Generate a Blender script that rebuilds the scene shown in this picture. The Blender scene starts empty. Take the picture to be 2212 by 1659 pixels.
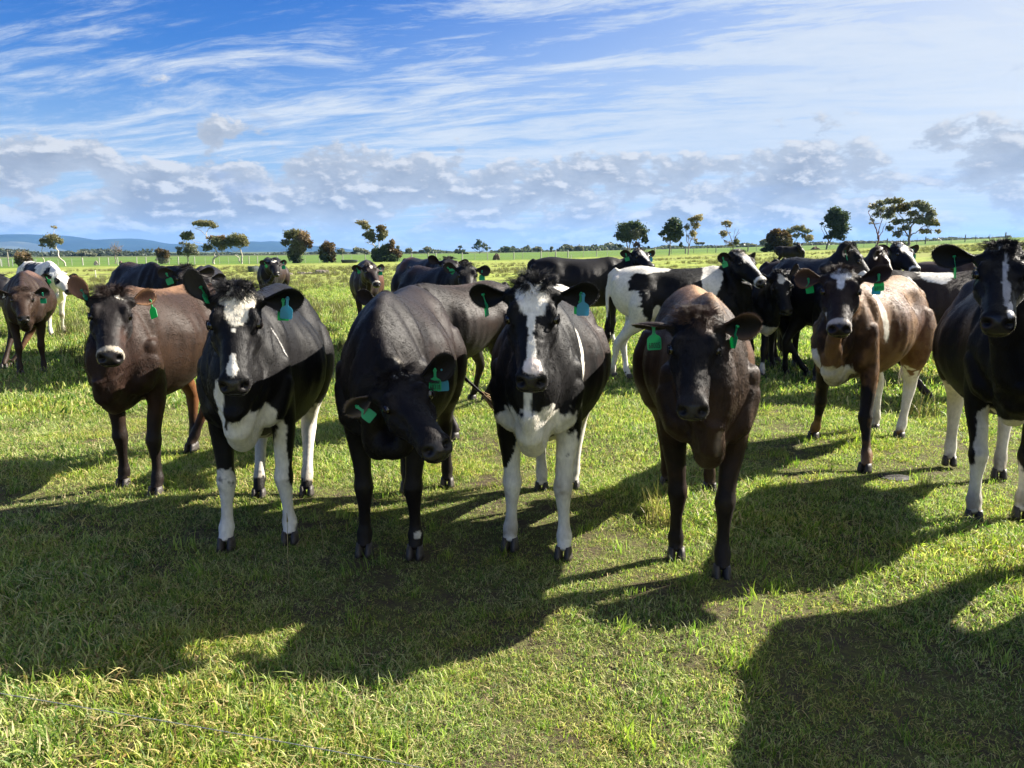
import bpy, bmesh, math, random, time
import numpy as np
from mathutils import Vector, Matrix, Quaternion

T0 = time.time()
random.seed(7)
RNG = np.random.default_rng(7)
scene = bpy.context.scene
COL = scene.collection
rad = math.radians

# ---------------------------------------------------------------- camera
F_PX, PW, PH, EYE, HORIZON = 1661.0, 2212.0, 1659.0, 1.5, 543.0
PITCH = math.atan((PH / 2 - HORIZON) / F_PX)
cam_d = bpy.data.cameras.new('camera')
cam = bpy.data.objects.new('camera', cam_d)
COL.objects.link(cam)
cam_d.sensor_width = 36.0
cam_d.lens = 36.0 * F_PX / PW
cam_d.clip_start = 0.05
cam_d.clip_end = 60000
cam.location = (0, 0, EYE)
cam.rotation_euler = (math.pi / 2 - PITCH, 0, 0)
scene.camera = cam

# ---------------------------------------------------------------- render settings, exposure
scene.render.engine = 'CYCLES'
scene.view_settings.view_transform = 'Standard'
scene.view_settings.look = 'None'
scene.view_settings.gamma = 1
scene.view_settings.use_curve_mapping = False
scene.view_settings.exposure = 1.8
cy = scene.cycles
cy.use_denoising = True
cy.max_bounces = 6
cy.diffuse_bounces = 2
cy.glossy_bounces = 2
cy.transmission_bounces = 3
cy.transparent_max_bounces = 8
cy.volume_bounces = 0
cy.caustics_reflective = False
cy.caustics_refractive = False
cy.sample_clamp_indirect = 6
scene.cycles_curves.shape = 'RIBBONS'

SUN_EL, SUN_AZ = rad(34), rad(66)       # azimuth measured from +Y (straight ahead) towards +X (right)
SUN_DIR = Vector((math.sin(SUN_AZ) * math.cos(SUN_EL), math.cos(SUN_AZ) * math.cos(SUN_EL), math.sin(SUN_EL)))
sun_d = bpy.data.lights.new('sun', 'SUN')
sun_d.energy = 5.0
sun_d.angle = rad(0.53)
sun_d.color = (1.0, 0.93, 0.82)
sun = bpy.data.objects.new('sun', sun_d)
COL.objects.link(sun)
sun.rotation_euler = SUN_DIR.to_track_quat('Z', 'Y').to_euler()
sun.location = SUN_DIR * 50


# ---------------------------------------------------------------- node helper
class NT:
    def __init__(self, tree):
        self.t = tree
        self.n = tree.nodes
        self.l = tree.links

    def node(self, typ, **kw):
        nd = self.n.new(typ)
        for k, v in kw.items():
            setattr(nd, k, v)
        return nd

    def put(self, sock, v):
        if isinstance(v, bpy.types.NodeSocket):
            self.l.new(v, sock)
        elif v is not None:
            if hasattr(sock.default_value, '__len__') and isinstance(v, (tuple, list)) and len(v) == 3 and len(sock.default_value) == 4:
                v = (*v, 1)
            sock.default_value = v

    def math(self, op, a, b=None, c=None, clamp=False):
        nd = self.node('ShaderNodeMath', operation=op, use_clamp=clamp)
        for i, v in enumerate((a, b, c)):
            if v is not None:
                self.put(nd.inputs[i], v)
        return nd.outputs[0]

    def vmath(self, op, a, b=None, s=None):
        nd = self.node('ShaderNodeVectorMath', operation=op)
        self.put(nd.inputs[0], a)
        if b is not None:
            self.put(nd.inputs[1], b)
        if s is not None:
            self.put(nd.inputs['Scale'], s)
        return nd.outputs['Value'] if op in ('LENGTH', 'DOT_PRODUCT') else nd.outputs[0]

    def sstep(self, v, a, b, lo=0.0, hi=1.0):
        nd = self.node('ShaderNodeMapRange', interpolation_type='SMOOTHSTEP')
        self.put(nd.inputs[0], v)
        self.put(nd.inputs[1], a)
        self.put(nd.inputs[2], b)
        self.put(nd.inputs[3], lo)
        self.put(nd.inputs[4], hi)
        return nd.outputs[0]

    def noise(self, vec, scale=5.0, detail=4.0, rough=0.5, dist=0.0, lac=2.0):
        nd = self.node('ShaderNodeTexNoise')
        self.put(nd.inputs['Vector'], vec)
        self.put(nd.inputs['Scale'], scale)
        self.put(nd.inputs['Detail'], detail)
        self.put(nd.inputs['Roughness'], rough)
        self.put(nd.inputs['Distortion'], dist)
        self.put(nd.inputs['Lacunarity'], lac)
        return nd.outputs[0]

    def mix(self, f, a, b, blend='MIX'):
        nd = self.node('ShaderNodeMix', data_type='RGBA', blend_type=blend)
        self.put(nd.inputs[0], f)
        self.put(nd.inputs[6], a)
        self.put(nd.inputs[7], b)
        return nd.outputs[2]

    def sep(self, v):
        nd = self.node('ShaderNodeSeparateXYZ')
        self.put(nd.inputs[0], v)
        return nd.outputs

    def comb(self, x, y, z=0.0):
        nd = self.node('ShaderNodeCombineXYZ')
        for i, v in enumerate((x, y, z)):
            self.put(nd.inputs[i], v)
        return nd.outputs[0]

    def bump(self, h, strength=0.5, dist=0.01):
        nd = self.node('ShaderNodeBump')
        self.put(nd.inputs['Height'], h)
        nd.inputs['Strength'].default_value = strength
        nd.inputs['Distance'].default_value = dist
        return nd.outputs[0]

    def attr(self, name, out='Color', typ='GEOMETRY'):
        nd = self.node('ShaderNodeAttribute', attribute_name=name, attribute_type=typ)
        return nd.outputs[out]


# ---------------------------------------------------------------- world: sky with clouds
def make_world():
    w = bpy.data.worlds.new('World')
    scene.world = w
    w.use_nodes = True
    w.cycles.sampling_method = 'MANUAL'
    w.cycles.sample_map_resolution = 1024
    t = NT(w.node_tree)
    t.n.clear()
    out = t.node('ShaderNodeOutputWorld')
    bg = t.node('ShaderNodeBackground')
    sky = t.node('ShaderNodeTexSky', sky_type='NISHITA')
    sky.sun_disc = False
    sky.sun_elevation = SUN_EL
    sky.sun_rotation = SUN_AZ
    sky.altitude = 100
    sky.air_density = 1.0
    sky.dust_density = 0.3
    sky.ozone_density = 3.0
    d = t.node('ShaderNodeTexCoord').outputs['Generated']
    x, y, z = t.sep(d)
    zc = t.math('MAXIMUM', z, 0.0)
    az = t.math('ARCTAN2', x, y)                     # 0 ahead, + right (radians)
    el = t.math('ARCSINE', z)
    # clear sky, a little deeper and more saturated than the model gives
    hs = t.node('ShaderNodeHueSaturation')
    hs.inputs['Hue'].default_value = 0.515
    hs.inputs['Saturation'].default_value = 1.35
    hs.inputs['Value'].default_value = 1.0
    t.put(hs.inputs['Color'], sky.outputs[0])
    base = t.mix(1.0, hs.outputs[0], (0.56, 0.90, 1.16), 'MULTIPLY')
    base = t.mix(t.math('MULTIPLY', t.sstep(el, 0.24, 0.03), 0.8), base, (3.7, 4.9, 6.6))
    # cirrus: flat layer seen in perspective, streaks running left-right
    den = t.math('ADD', zc, 0.10)
    px_ = t.math('DIVIDE', x, den)
    py_ = t.math('DIVIDE', y, den)
    u = t.math('ADD', t.math('MULTIPLY', px_, 0.95), t.math('MULTIPLY', py_, -0.30))
    v = t.math('ADD', t.math('MULTIPLY', py_, 0.95), t.math('MULTIPLY', px_, 0.30))
    warp = t.noise(t.comb(t.math('MULTIPLY', u, 0.5), t.math('MULTIPLY', v, 0.9), 3.0), 1.3, 3, 0.5)
    wv = t.math('MULTIPLY', t.math('SUBTRACT', warp, 0.5), 1.6)
    c1 = t.noise(t.comb(t.math('MULTIPLY', u, 0.55), t.math('ADD', t.math('MULTIPLY', v, 2.1), wv), 0.0), 1.5, 12, 0.66, 0.25)
    c2 = t.noise(t.comb(t.math('MULTIPLY', u, 1.3), t.math('ADD', t.math('MULTIPLY', v, 3.8), wv), 7.0), 2.3, 12, 0.72, 0.4)
    c3 = t.noise(t.comb(t.math('MULTIPLY', u, 0.35), t.math('MULTIPLY', v, 0.8), 11.0), 1.0, 3, 0.5)
    cir = t.math('ADD', t.math('MULTIPLY', c1, 0.6), t.math('MULTIPLY', c2, 0.4))
    # more cover to the right and towards the horizon
    side = t.sstep(az, -0.30, 0.50, 0.0, 1.15)
    low = t.sstep(el, 0.34, 0.10, 0.0, 1.0)
    cover = t.math('ADD', t.math('MULTIPLY', side, 0.15), t.math('MULTIPLY', low, 0.07))
    cover = t.math('ADD', cover, t.math('MULTIPLY', t.math('SUBTRACT', c3, 0.5), 0.22))
    m1 = t.sstep(t.math('ADD', cir, cover), 0.475, 0.70)
    m1 = t.math('MULTIPLY', m1, 0.92)
    # veil
    veil = t.math('MULTIPLY', t.sstep(t.math('ADD', t.math('MULTIPLY', az, 0.55), t.math('MULTIPLY', t.math('ABSOLUTE', t.math('SUBTRACT', el, 0.20)), -1.4)), -0.28, 0.30), 0.90)
    veil = t.math('ADD', veil, t.math('MULTIPLY', t.sstep(el, 0.16, 0.0), 0.22), clamp=True)
    m1 = t.math('MAXIMUM', m1, veil)
    c_cir = t.mix(t.sstep(cir, 0.42, 0.70), (4.9, 5.8, 7.0), (6.4, 6.9, 7.4))
    c_cir = t.mix(t.math('MULTIPLY', t.sstep(az, 0.15, 0.75), t.sstep(el, 0.06, 0.14)), c_cir, (6.8, 7.1, 7.3))
    col = t.mix(m1, base, c_cir)
    # warm brightening towards the sun side is left to the sky model; cumulus band near the horizon
    elk = t.math('MULTIPLY', t.math('POWER', t.math('MAXIMUM', el, 0.0), 0.85), 10.0)
    q = t.comb(t.math('MULTIPLY', az, 6.5), elk, 1.7)
    q2 = t.comb(t.math('ADD', t.math('MULTIPLY', az, 6.5), 0.04), t.math('ADD', elk, 0.085), 1.7)
    n1 = t.noise(q, 1.5, 9, 0.58, 0.1)
    n1b = t.noise(q2, 1.5, 9, 0.58, 0.1)
    big = t.noise(t.comb(t.math('MULTIPLY', az, 1.1), t.math('MULTIPLY', el, 3.0), 5.2), 2.0, 2, 0.5)
    band = t.sstep(el, 0.190, 0.070, -0.19, 0.12)
    band = t.math('ADD', band, t.math('MULTIPLY', t.math('SUBTRACT', big, 0.5), 0.35))
    band = t.math('ADD', band, t.sstep(az, 0.30, 0.62, 0.0, -0.085))
    dn = t.math('ADD', n1, band)
    m2 = t.sstep(dn, 0.485, 0.545)
    lit = t.sstep(t.math('SUBTRACT', n1, n1b), -0.015, 0.085)
    thick = t.sstep(dn, 0.50, 0.72)
    c_lo = t.mix(thick, (4.1, 4.5, 5.1), (2.7, 3.0, 3.6))
    c_cu = t.mix(lit, c_lo, (6.3, 6.4, 6.5))
    col = t.mix(t.math('MULTIPLY', m2, 0.95), col, c_cu)
    # a few thin low clouds as grey smudges higher up
    n3 = t.noise(t.comb(t.math('MULTIPLY', az, 5.0), t.math('MULTIPLY', el, 11.0), 9.4), 1.6, 7, 0.55, 0.2)
    m3 = t.math('MULTIPLY', t.sstep(n3, 0.60, 0.72), t.math('MULTIPLY', t.sstep(el, 0.26, 0.2), 0.6))
    col = t.mix(m3, col, (3.1, 3.9, 5.6))
    # thin pale band right above the horizon
    col = t.mix(t.math('MULTIPLY', t.sstep(el, 0.05, 0.0), 0.5), col, (3.9, 4.7, 5.9))
    t.put(bg.inputs['Color'], col)
    bg.inputs['Strength'].default_value = 0.0352
    t.l.new(bg.outputs[0], out.inputs[0])


make_world()


# ---------------------------------------------------------------- picture point -> place in the world
def ray(px, py):
    v = Vector(((px - PW / 2) / F_PX, 1.0, -(py - PH / 2) / F_PX))
    c, s = math.cos(-PITCH), math.sin(-PITCH)
    return Vector((v.x, c * v.y - s * v.z, s * v.y + c * v.z))


def ground_at(px, py):
    r = ray(px, py)
    k = EYE / -r.z
    return Vector((r.x * k, r.y * k, 0.0))


def at_depth(px, py, Y):
    r = ray(px, py)
    k = Y / r.y
    return Vector((r.x * k, Y, EYE + r.z * k))


# horizon height in the photograph by column -> gentle slope of the land
HX = np.array([-900, 0, 600, 1100, 1440, 1800, 2212, 3200], float)
HY = np.array([557, 555, 550, 541, 529, 517, 500, 492], float)


def sm(x, a, b):
    t = np.clip((np.asarray(x, float) - a) / (b - a), 0, 1)
    return t * t * (3 - 2 * t)


def land(x, y):
    x = np.asarray(x, float)
    y = np.asarray(y, float)
    d = np.hypot(x, y)
    px = PW / 2 + F_PX * np.clip(x / np.maximum(y, 0.35 * np.abs(x) + 1e-6), -1.3, 1.3)
    ang = (HORIZON - np.interp(px, HX, HY)) / F_PX
    de = 620 * (1 - np.exp(-d / 620.0)) * 1.0
    z = ang * de * sm(d, 10, 58)
    z = z + np.where(y > 0, 0, 0) * 0
    return z


def bumpy(x, y):
    return 0.012 * np.sin(x * 3.1 + 1.3 * np.sin(y * 1.7)) + 0.010 * np.sin(y * 4.3 + 1.1 * np.sin(x * 2.9)) - 0.008


# ---------------------------------------------------------------- numpy value noise
def _hash(ix, iy, iz, seed):
    h = (ix * 374761393 + iy * 668265263 + iz * 2147483647 + seed * 974711) & 0xFFFFFFFF
    h = ((h ^ (h >> 13)) * 1274126177) & 0xFFFFFFFF
    h = (h ^ (h >> 16)) & 0xFFFF
    return h / 65535.0


def vnoise(P, scale, seed=0):
    Q = np.asarray(P, float) * scale + 1000.0
    I = np.floor(Q).astype(np.int64)
    f = Q - I
    f = f * f * (3 - 2 * f)
    r = 0
    for dx in (0, 1):
        for dy in (0, 1):
            for dz in (0, 1):
                w = (f[:, 0] if dx else 1 - f[:, 0]) * (f[:, 1] if dy else 1 - f[:, 1]) * (f[:, 2] if dz else 1 - f[:, 2])
                r = r + w * _hash(I[:, 0] + dx, I[:, 1] + dy, I[:, 2] + dz, seed)
    return r * 2 - 1


def fbm(P, scale, oct=3, seed=0):
    r, a = 0, 1.0
    for o in range(oct):
        r = r + a * vnoise(P, scale * 2 ** o, seed + o * 17)
        a *= 0.5
    return r


# ---------------------------------------------------------------- object helpers
def link(o, parent=None):
    COL.objects.link(o)
    if parent is not None:
        o.parent = parent
    return o


def tag(o, label=None, cat=None, group=None, kind=None):
    if label:
        o['label'] = label
    if cat:
        o['category'] = cat
    if group:
        o['group'] = group
    if kind:
        o['kind'] = kind
    return o


def empty(name, loc=(0, 0, 0), rz=0.0):
    o = bpy.data.objects.new(name, None)
    o.empty_display_size = 0.2
    COL.objects.link(o)
    o.location = loc
    o.rotation_euler = (0, 0, rz)
    return o


def mesh_np(name, V, faces, mat=None, parent=None, smooth=False, cols=None, nper=None):
    """V (n,3); faces: list of tuples, or an (m,k) int array"""
    me = bpy.data.meshes.new(name)
    V = np.asarray(V, np.float32)
    if isinstance(faces, np.ndarray):
        m, k = faces.shape
        me.vertices.add(len(V))
        me.vertices.foreach_set('co', V.ravel())
        me.loops.add(m * k)
        me.loops.foreach_set('vertex_index', faces.astype(np.int32).ravel())
        me.polygons.add(m)
        me.polygons.foreach_set('loop_start', np.arange(0, m * k, k, dtype=np.int32))
        me.polygons.foreach_set('loop_total', np.full(m, k, np.int32))
        me.update(calc_edges=True)
    else:
        me.from_pydata(V.tolist(), [], faces)
        me.update()
    if smooth:
        me.polygons.foreach_set('use_smooth', np.ones(len(me.polygons), bool))
    if cols is not None:
        a = me.color_attributes.new('Col', 'FLOAT_COLOR', 'POINT')
        c = np.ones((len(V), 4), np.float32)
        c[:, :3] = cols
        a.data.foreach_set('color', c.ravel())
    if mat:
        me.materials.append(mat)
    o = bpy.data.objects.new(name, me)
    return link(o, parent)


class MB:
    """collects closed tubes and blobs into one vertex / face list"""

    def __init__(self):
        self.V, self.F, self.C = [], [], []

    def rings(self, rings, close=True, col=None):
        n = len(rings[0])
        b = len(self.V)
        for r in rings:
            self.V.extend([tuple(p) for p in r])
        for i in range(len(rings) - 1):
            for j in range(n):
                k = (j + 1) % n
                self.F.append((b + i * n + j, b + i * n + k, b + (i + 1) * n + k, b + (i + 1) * n + j))
        if close:
            self.F.append(tuple(b + j for j in range(n))[::-1])
            self.F.append(tuple(b + (len(rings) - 1) * n + j for j in range(n)))
        if col is not None:
            self.C.extend([col] * (len(self.V) - b))

    def tube(self, pts, radii, n=8, up=None, col=None, flat=1.0):
        pts = [Vector(p) for p in pts]
        rs = []
        side = None
        for i, p in enumerate(pts):
            a = pts[max(i - 1, 0)]
            c = pts[min(i + 1, len(pts) - 1)]
            d = (c - a).normalized()
            if side is None:
                ref = Vector(up) if up else (Vector((0, 0, 1)) if abs(d.z) < 0.9 else Vector((1, 0, 0)))
                side = d.cross(ref).normalized()
            side = (side - d * side.dot(d)).normalized()
            w = side.cross(d)
            r = radii[i]
            rs.append([p + side * (math.cos(t) * r) + w * (math.sin(t) * r * flat) for t in [2 * math.pi * k / n for k in range(n)]])
        self.rings(rs, True, col)

    def box(self, lo, hi, col=None):
        b = len(self.V)
        for x in (lo[0], hi[0]):
            for y in (lo[1], hi[1]):
                for z in (lo[2], hi[2]):
                    self.V.append((x, y, z))
        self.F += [(b, b + 1, b + 3, b + 2), (b + 4, b + 6, b + 7, b + 5), (b, b + 4, b + 5, b + 1),
                   (b + 2, b + 3, b + 7, b + 6), (b, b + 2, b + 6, b + 4), (b + 1, b + 5, b + 7, b + 3)]
        if col is not None:
            self.C.extend([col] * 8)

    def build(self, name, mat, parent=None, smooth=True):
        cols = np.array(self.C) if len(self.C) == len(self.V) and self.C else None
        return mesh_np(name, np.array([tuple(v) for v in self.V]), self.F, mat, parent, smooth, cols)


# ---------------------------------------------------------------- materials
def new_mat(name):
    m = bpy.data.materials.new(name)
    m.use_nodes = True
    t = NT(m.node_tree)
    t.n.clear()
    out = t.node('ShaderNodeOutputMaterial')
    return m, t, out


def simple_mat(name, col, rough=0.6, spec=0.4, noise=0.0, nscale=20, bump=0.0, use_attr=False):
    m, t, out = new_mat(name)
    b = t.node('ShaderNodeBsdfPrincipled')
    c = t.attr('Col') if use_attr else None
    pos = t.node('ShaderNodeNewGeometry').outputs['Position']
    n = t.noise(pos, nscale, 5, 0.6)
    src = c if use_attr else (*col, 1)
    f = t.math('ADD', t.math('MULTIPLY', t.math('SUBTRACT', n, 0.5), 2 * noise), 1.0)
    t.put(b.inputs['Base Color'], t.mix(1.0, src, t.comb(f, f, f), 'MULTIPLY'))
    b.inputs['Roughness'].default_value = rough
    b.inputs['Specular IOR Level'].default_value = spec
    if bump:
        t.put(b.inputs['Normal'], t.bump(n, bump, 0.01))
    t.l.new(b.outputs[0], out.inputs[0])
    return m


def coat_mat(name, hair=False):
    m, t, out = new_mat(name)
    b = t.node('ShaderNodeBsdfPrincipled')
    c = t.attr('Col')
    if hair:
        t.put(b.inputs['Base Color'], c)
        b.inputs['Roughness'].default_value = 0.45
        b.inputs['Specular IOR Level'].default_value = 0.20
    else:
        gp = t.node('ShaderNodeNewGeometry').outputs['Position']
        tc = t.node('ShaderNodeTexCoord').outputs['Object']
        n = t.noise(t.vmath('MULTIPLY', tc, (1.0, 1.0, 0.45)), 60, 6, 0.65)
        n2 = t.noise(tc, 7, 4, 0.6)
        f = t.math('ADD', t.math('MULTIPLY', t.math('SUBTRACT', n, 0.5), 0.7), t.math('ADD', 0.85, t.math('MULTIPLY', n2, 0.3)))
        t.put(b.inputs['Base Color'], t.mix(1.0, c, t.comb(f, f, f), 'MULTIPLY'))
        wet = t.attr('wet', 'Fac')
        t.put(b.inputs['Roughness'], t.math('SUBTRACT', 0.50, t.math('MULTIPLY', wet, 0.28)))
        t.put(b.inputs['Coat Weight'], t.math('MULTIPLY', wet, 0.5))
        b.inputs['Coat Roughness'].default_value = 0.2
        b.inputs['Specular IOR Level'].default_value = 0.15
        b.inputs['Sheen Weight'].default_value = 0.02
        b.inputs['Sheen Roughness'].default_value = 0.4
        st = t.noise(t.vmath('MULTIPLY', tc, (30.0, 110.0, 12.0)), 3.0, 3, 0.6)
        t.put(b.inputs['Normal'], t.bump(t.math('ADD', n, t.math('MULTIPLY', st, 1.2)), 0.45, 0.004))
    t.l.new(b.outputs[0], out.inputs[0])
    return m


M_COAT = coat_mat('coat')
M_HAIR = coat_mat('hair', True)
M_EYE = simple_mat('eye_glossy', (0.012, 0.007, 0.004), 0.06, 0.9)
M_HOOF = simple_mat('hoof_horn', (0.05, 0.042, 0.036), 0.5, 0.4, 0.5, 60, 0.4)
M_TAG = {}


def tag_mat(kind):
    if kind not in M_TAG:
        col = {'green': (0.03, 0.46, 0.17), 'teal': (0.02, 0.36, 0.22), 'blue': (0.07, 0.36, 0.50), 'dark': (0.01, 0.05, 0.03), 'white': (0.7, 0.7, 0.68)}[kind]
        m, t, out = new_mat('tag_' + kind)
        b = t.node('ShaderNodeBsdfPrincipled')
        b.inputs['Base Color'].default_value = (*col, 1)
        b.inputs['Roughness'].default_value = 0.42
        tr = t.node('ShaderNodeBsdfTranslucent')
        tr.inputs['Color'].default_value = (*[min(1, c * 1.2) for c in col], 1)
        mx = t.node('ShaderNodeMixShader')
        mx.inputs[0].default_value = 0.35 if kind != 'dark' else 0.0
        t.l.new(b.outputs[0], mx.inputs[1])
        t.l.new(tr.outputs[0], mx.inputs[2])
        t.l.new(mx.outputs[0], out.inputs[0])
        M_TAG[kind] = m
    return M_TAG[kind]


# ---------------------------------------------------------------- cow
BLACK = (0.005, 0.0045, 0.005)
BBROWN = (0.030, 0.017, 0.012)
DBROWN = (0.055, 0.026, 0.015)
MBROWN = (0.13, 0.062, 0.032)
TAN = (0.30, 0.16, 0.075)
RUST = (0.26, 0.115, 0.045)
WHITE = (0.72, 0.68, 0.60)

#           x     top   bottom halfw  ktop kbot
TORSO = [(-0.80, 1.18, 0.98, 0.07, .3, .3), (-0.76, 1.23, 0.88, 0.15, .35, .3), (-0.68, 1.27, 0.78, 0.205, .35, .3), (-0.56, 1.295, 0.72, 0.245, .35, .3),
         (-0.42, 1.300, 0.68, 0.265, .30, .35), (-0.28, 1.285, 0.64, 0.285, .45, .3), (-0.12, 1.275, 0.595, 0.315, .48, .28), (0.06, 1.275, 0.565, 0.330, .50, .30),
         (0.22, 1.285, 0.560, 0.292, .52, .40), (0.36, 1.305, 0.575, 0.235, .6, .50), (0.48, 1.305, 0.595, 0.200, .62, .60), (0.60, 1.26, 0.61, 0.178, .55, .64),
         (0.70, 1.18, 0.64, 0.150, .45, .60), (0.78, 1.08, 0.70, 0.112, .35, .5), (0.83, 0.98, 0.78, 0.07, .3, .3)]
#        t      hw     top    bottom kt  kb
HEAD = [(-0.070, 0.050, 0.005, -0.06, .2, .2), (-0.045, 0.078, 0.035, -0.10, .15, .2), (0.0, 0.096, 0.052, -0.135, .15, .3), (0.05, 0.105, 0.057, -0.165, .12, .35), (0.11, 0.110, 0.057, -0.182, .12, .4),
        (0.175, 0.114, 0.050, -0.190, .16, .42), (0.22, 0.110, 0.046, -0.184, .22, .42), (0.27, 0.099, 0.042, -0.166, .26, .38), (0.32, 0.087, 0.038, -0.145, .26, .34),
        (0.375, 0.075, 0.034, -0.126, .22, .3), (0.42, 0.070, 0.031, -0.116, .16, .25), (0.455, 0.074, 0.027, -0.112, .08, .2), (0.485, 0.075, 0.015, -0.106, .08, .2),
        (0.510, 0.066, -0.004, -0.096, .15, .25), (0.524, 0.046, -0.022, -0.080, .2, .2)]


def cr_interp(tab, n):
    """Catmull-Rom through a table of rows"""
    T = np.array(tab, float)
    k = len(T)
    u = np.linspace(0, k - 1, n)
    i = np.clip(np.floor(u).astype(int), 0, k - 2)
    f = (u - i)[:, None]
    p0, p1, p2, p3 = T[np.clip(i - 1, 0, k - 1)], T[i], T[i + 1], T[np.clip(i + 2, 0, k - 1)]
    return 0.5 * ((2 * p1) + (-p0 + p2) * f + (2 * p0 - 5 * p1 + 4 * p2 - p3) * f ** 2 + (-p0 + 3 * p1 - 3 * p2 + p3) * f ** 3)


def oval(c, side, up, hw, top, bot, kt=0.3, kb=0.3, n=28, e=0.86):
    r = []
    mid = (top + bot) / 2
    hh = (top - bot) / 2
    for k in range(n):
        a = 2 * math.pi * k / n
        ca, sa = math.cos(a), math.sin(a)
        w = hw * math.copysign(abs(ca) ** e, ca)
        h = math.copysign(abs(sa) ** e, sa)
        w *= 1 - (kt if h > 0 else kb) * h * h
        r.append(c + side * w + up * (mid + hh * h))
    return r


def bez(p0, p1, p2, p3, t):
    a = 1 - t
    return p0 * a ** 3 + p1 * 3 * a * a * t + p2 * 3 * a * t * t + p3 * t ** 3


def ear_geom(root, a, nrm, L, W, cols, fold=0.0):
    """cupped ear, two layers; returns V, F, C"""
    a = a.normalized()
    nrm = (nrm - a * nrm.dot(a)).normalized()
    b = a.cross(nrm)
    nu, nv = 15, 11
    up_ = [0, .12, .3, .5, .7, .85, .95, 1.0]
    pr_ = [.34, .48, .84, 1.0, .90, .66, .36, .08]
    V, C, F = [], [], []
    for layer in (0, 1):
        for i in range(nu):
            u = i / (nu - 1)
            w = W / 2 * np.interp(u, up_, pr_)
            k = 1.25 * (1 - u) ** 1.3 + 0.30
            for j in range(nv):
                v = -1 + 2 * j / (nv - 1)
                ang = v * min(k * 1.25, 2.4)
                R = w / max(min(k * 1.25, 2.4), 0.3) * 1.15
                off_b = R * math.sin(ang)
                off_n = R * (1 - math.cos(ang)) - 0.25 * w * k
                p = root + a * (L * u) + b * off_b + nrm * (off_n - 0.10 * L * u * u * fold)
                out = (nrm * math.cos(ang) - b * math.sin(ang))
                th = 0.0065 * (1 - 0.75 * abs(v) ** 3) * (1 - 0.5 * u)
                V.append(p + (out * th if layer == 0 else -out * th))
                if layer == 0:
                    e = abs(v) ** 4
                    C.append(tuple(cols[1][q] * (1 - e) + cols[2][q] * e for q in range(3)))
                else:
                    C.append(cols[0] if u < .8 else tuple(cols[0][q] * .5 + cols[2][q] * .5 for q in range(3)))
    N = nu * nv
    for i in range(nu - 1):
        for j in range(nv - 1):
            q = i * nv + j
            F.append((q, q + 1, q + nv + 1, q + nv))
            F.append((N + q, N + q + nv, N + q + nv + 1, N + q + 1))
    for i in range(nu - 1):
        q = i * nv
        F.append((q, q + nv, N + q + nv, N + q))
        q = i * nv + nv - 1
        F.append((q, N + q, N + q + nv, q + nv))
    for j in range(nv - 1):
        q = (nu - 1) * nv + j
        F.append((q, q + 1, N + q + 1, N + q))
        q = j
        F.append((q, N + q, N + q + 1, q + 1))
    return V, F, C, a, b, nrm


def make_tag(root_ob, pos, down, nrm, kind, text=None, small=None, scale=1.0, curl=0.0):
    """pos: where the tag is fixed, down: direction it hangs, nrm: facing (all in the cow's frame)"""
    down = down.normalized()
    nrm = (nrm - down * nrm.dot(down)).normalized()
    side = down.cross(nrm)
    prof = [(0.0, 0.006), (-0.003, .0095), (-.009, .0095), (-.014, .0065), (-.036, .0062), (-.042, .010), (-.048, .021), (-.055, .0275), (-.064, .0305), (-.098, .0305), (-.104, .029), (-.107, .025)]
    rows = [(-y * scale, x * scale) for y, x in prof]
    V, F = [], []
    for dy, hw in rows:
        bend = curl * (dy / 0.1) ** 2 * 0.04
        for z in (0.0012, -0.0012):
            for sgn in (-1, -0.35, 0.35, 1):
                V.append(pos + down * dy + side * hw * sgn + nrm * (z * scale + bend + 0.004 + curl * 0.004 * (sgn * sgn) * (hw / .03)))
    k = len(rows)
    for i in range(k - 1):
        a, b = i * 8, (i + 1) * 8
        for j in range(3):
            F.append((a + j, a + j + 1, b + j + 1, b + j))
            F.append((a + 4 + j, b + 4 + j, b + 5 + j, a + 5 + j))
        F.append((a, b, b + 4, a + 4))
        F.append((a + 3, a + 7, b + 7, b + 3))
    for q in (0, (k - 1) * 8):
        F.append((q, q + 4, q + 5, q + 1))
        F.append((q + 1, q + 5, q + 6, q + 2))
        F.append((q + 2, q + 6, q + 7, q + 3))
    tg = mesh_np('ear_tag', np.array([tuple(v) for v in V]), F, tag_mat(kind), root_ob)
    bt = MB()
    bt.tube([pos + nrm * -0.004, pos + nrm * 0.008, pos + nrm * 0.011], [.0055, .0055, .003], 8)
    bo = bt.build('tag_button', tag_mat(kind), tg)
    if text:
        for body, size, dy, name in ([(text, 0.034, 0.099, 'tag_number')] + [(s_, 0.0085, 0.061 + 0.0095 * q, 'tag_lettering') for q, s_ in enumerate(small or [])]):
            cu = bpy.data.curves.new('txt', 'FONT')
            cu.body = body
            cu.size = size * scale
            cu.align_x = 'CENTER'
            cu.resolution_u = 2
            cu.offset = 0.0006
            tmp = bpy.data.objects.new('txt', cu)
            COL.objects.link(tmp)
            dg = bpy.context.evaluated_depsgraph_get()
            me = bpy.data.meshes.new_from_object(tmp.evaluated_get(dg))
            bpy.data.objects.remove(tmp)
            wx = 0.60 if name == 'tag_number' else 0.72
            for v in me.vertices:
                yy = v.co.y
                dyy = dy * scale - yy * (1.0 if name == 'tag_number' else 1)
                bend = curl * (dyy / 0.1) ** 2 * 0.04
                v.co = pos + down * dyy - side * (v.co.x * -wx) * -1 + nrm * (0.0012 * scale + 0.0048 + bend)
            me.name = name
            me.materials.clear()
            me.materials.append(tag_mat('dark'))
            link(bpy.data.objects.new(name, me), tg)
    return tg


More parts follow.
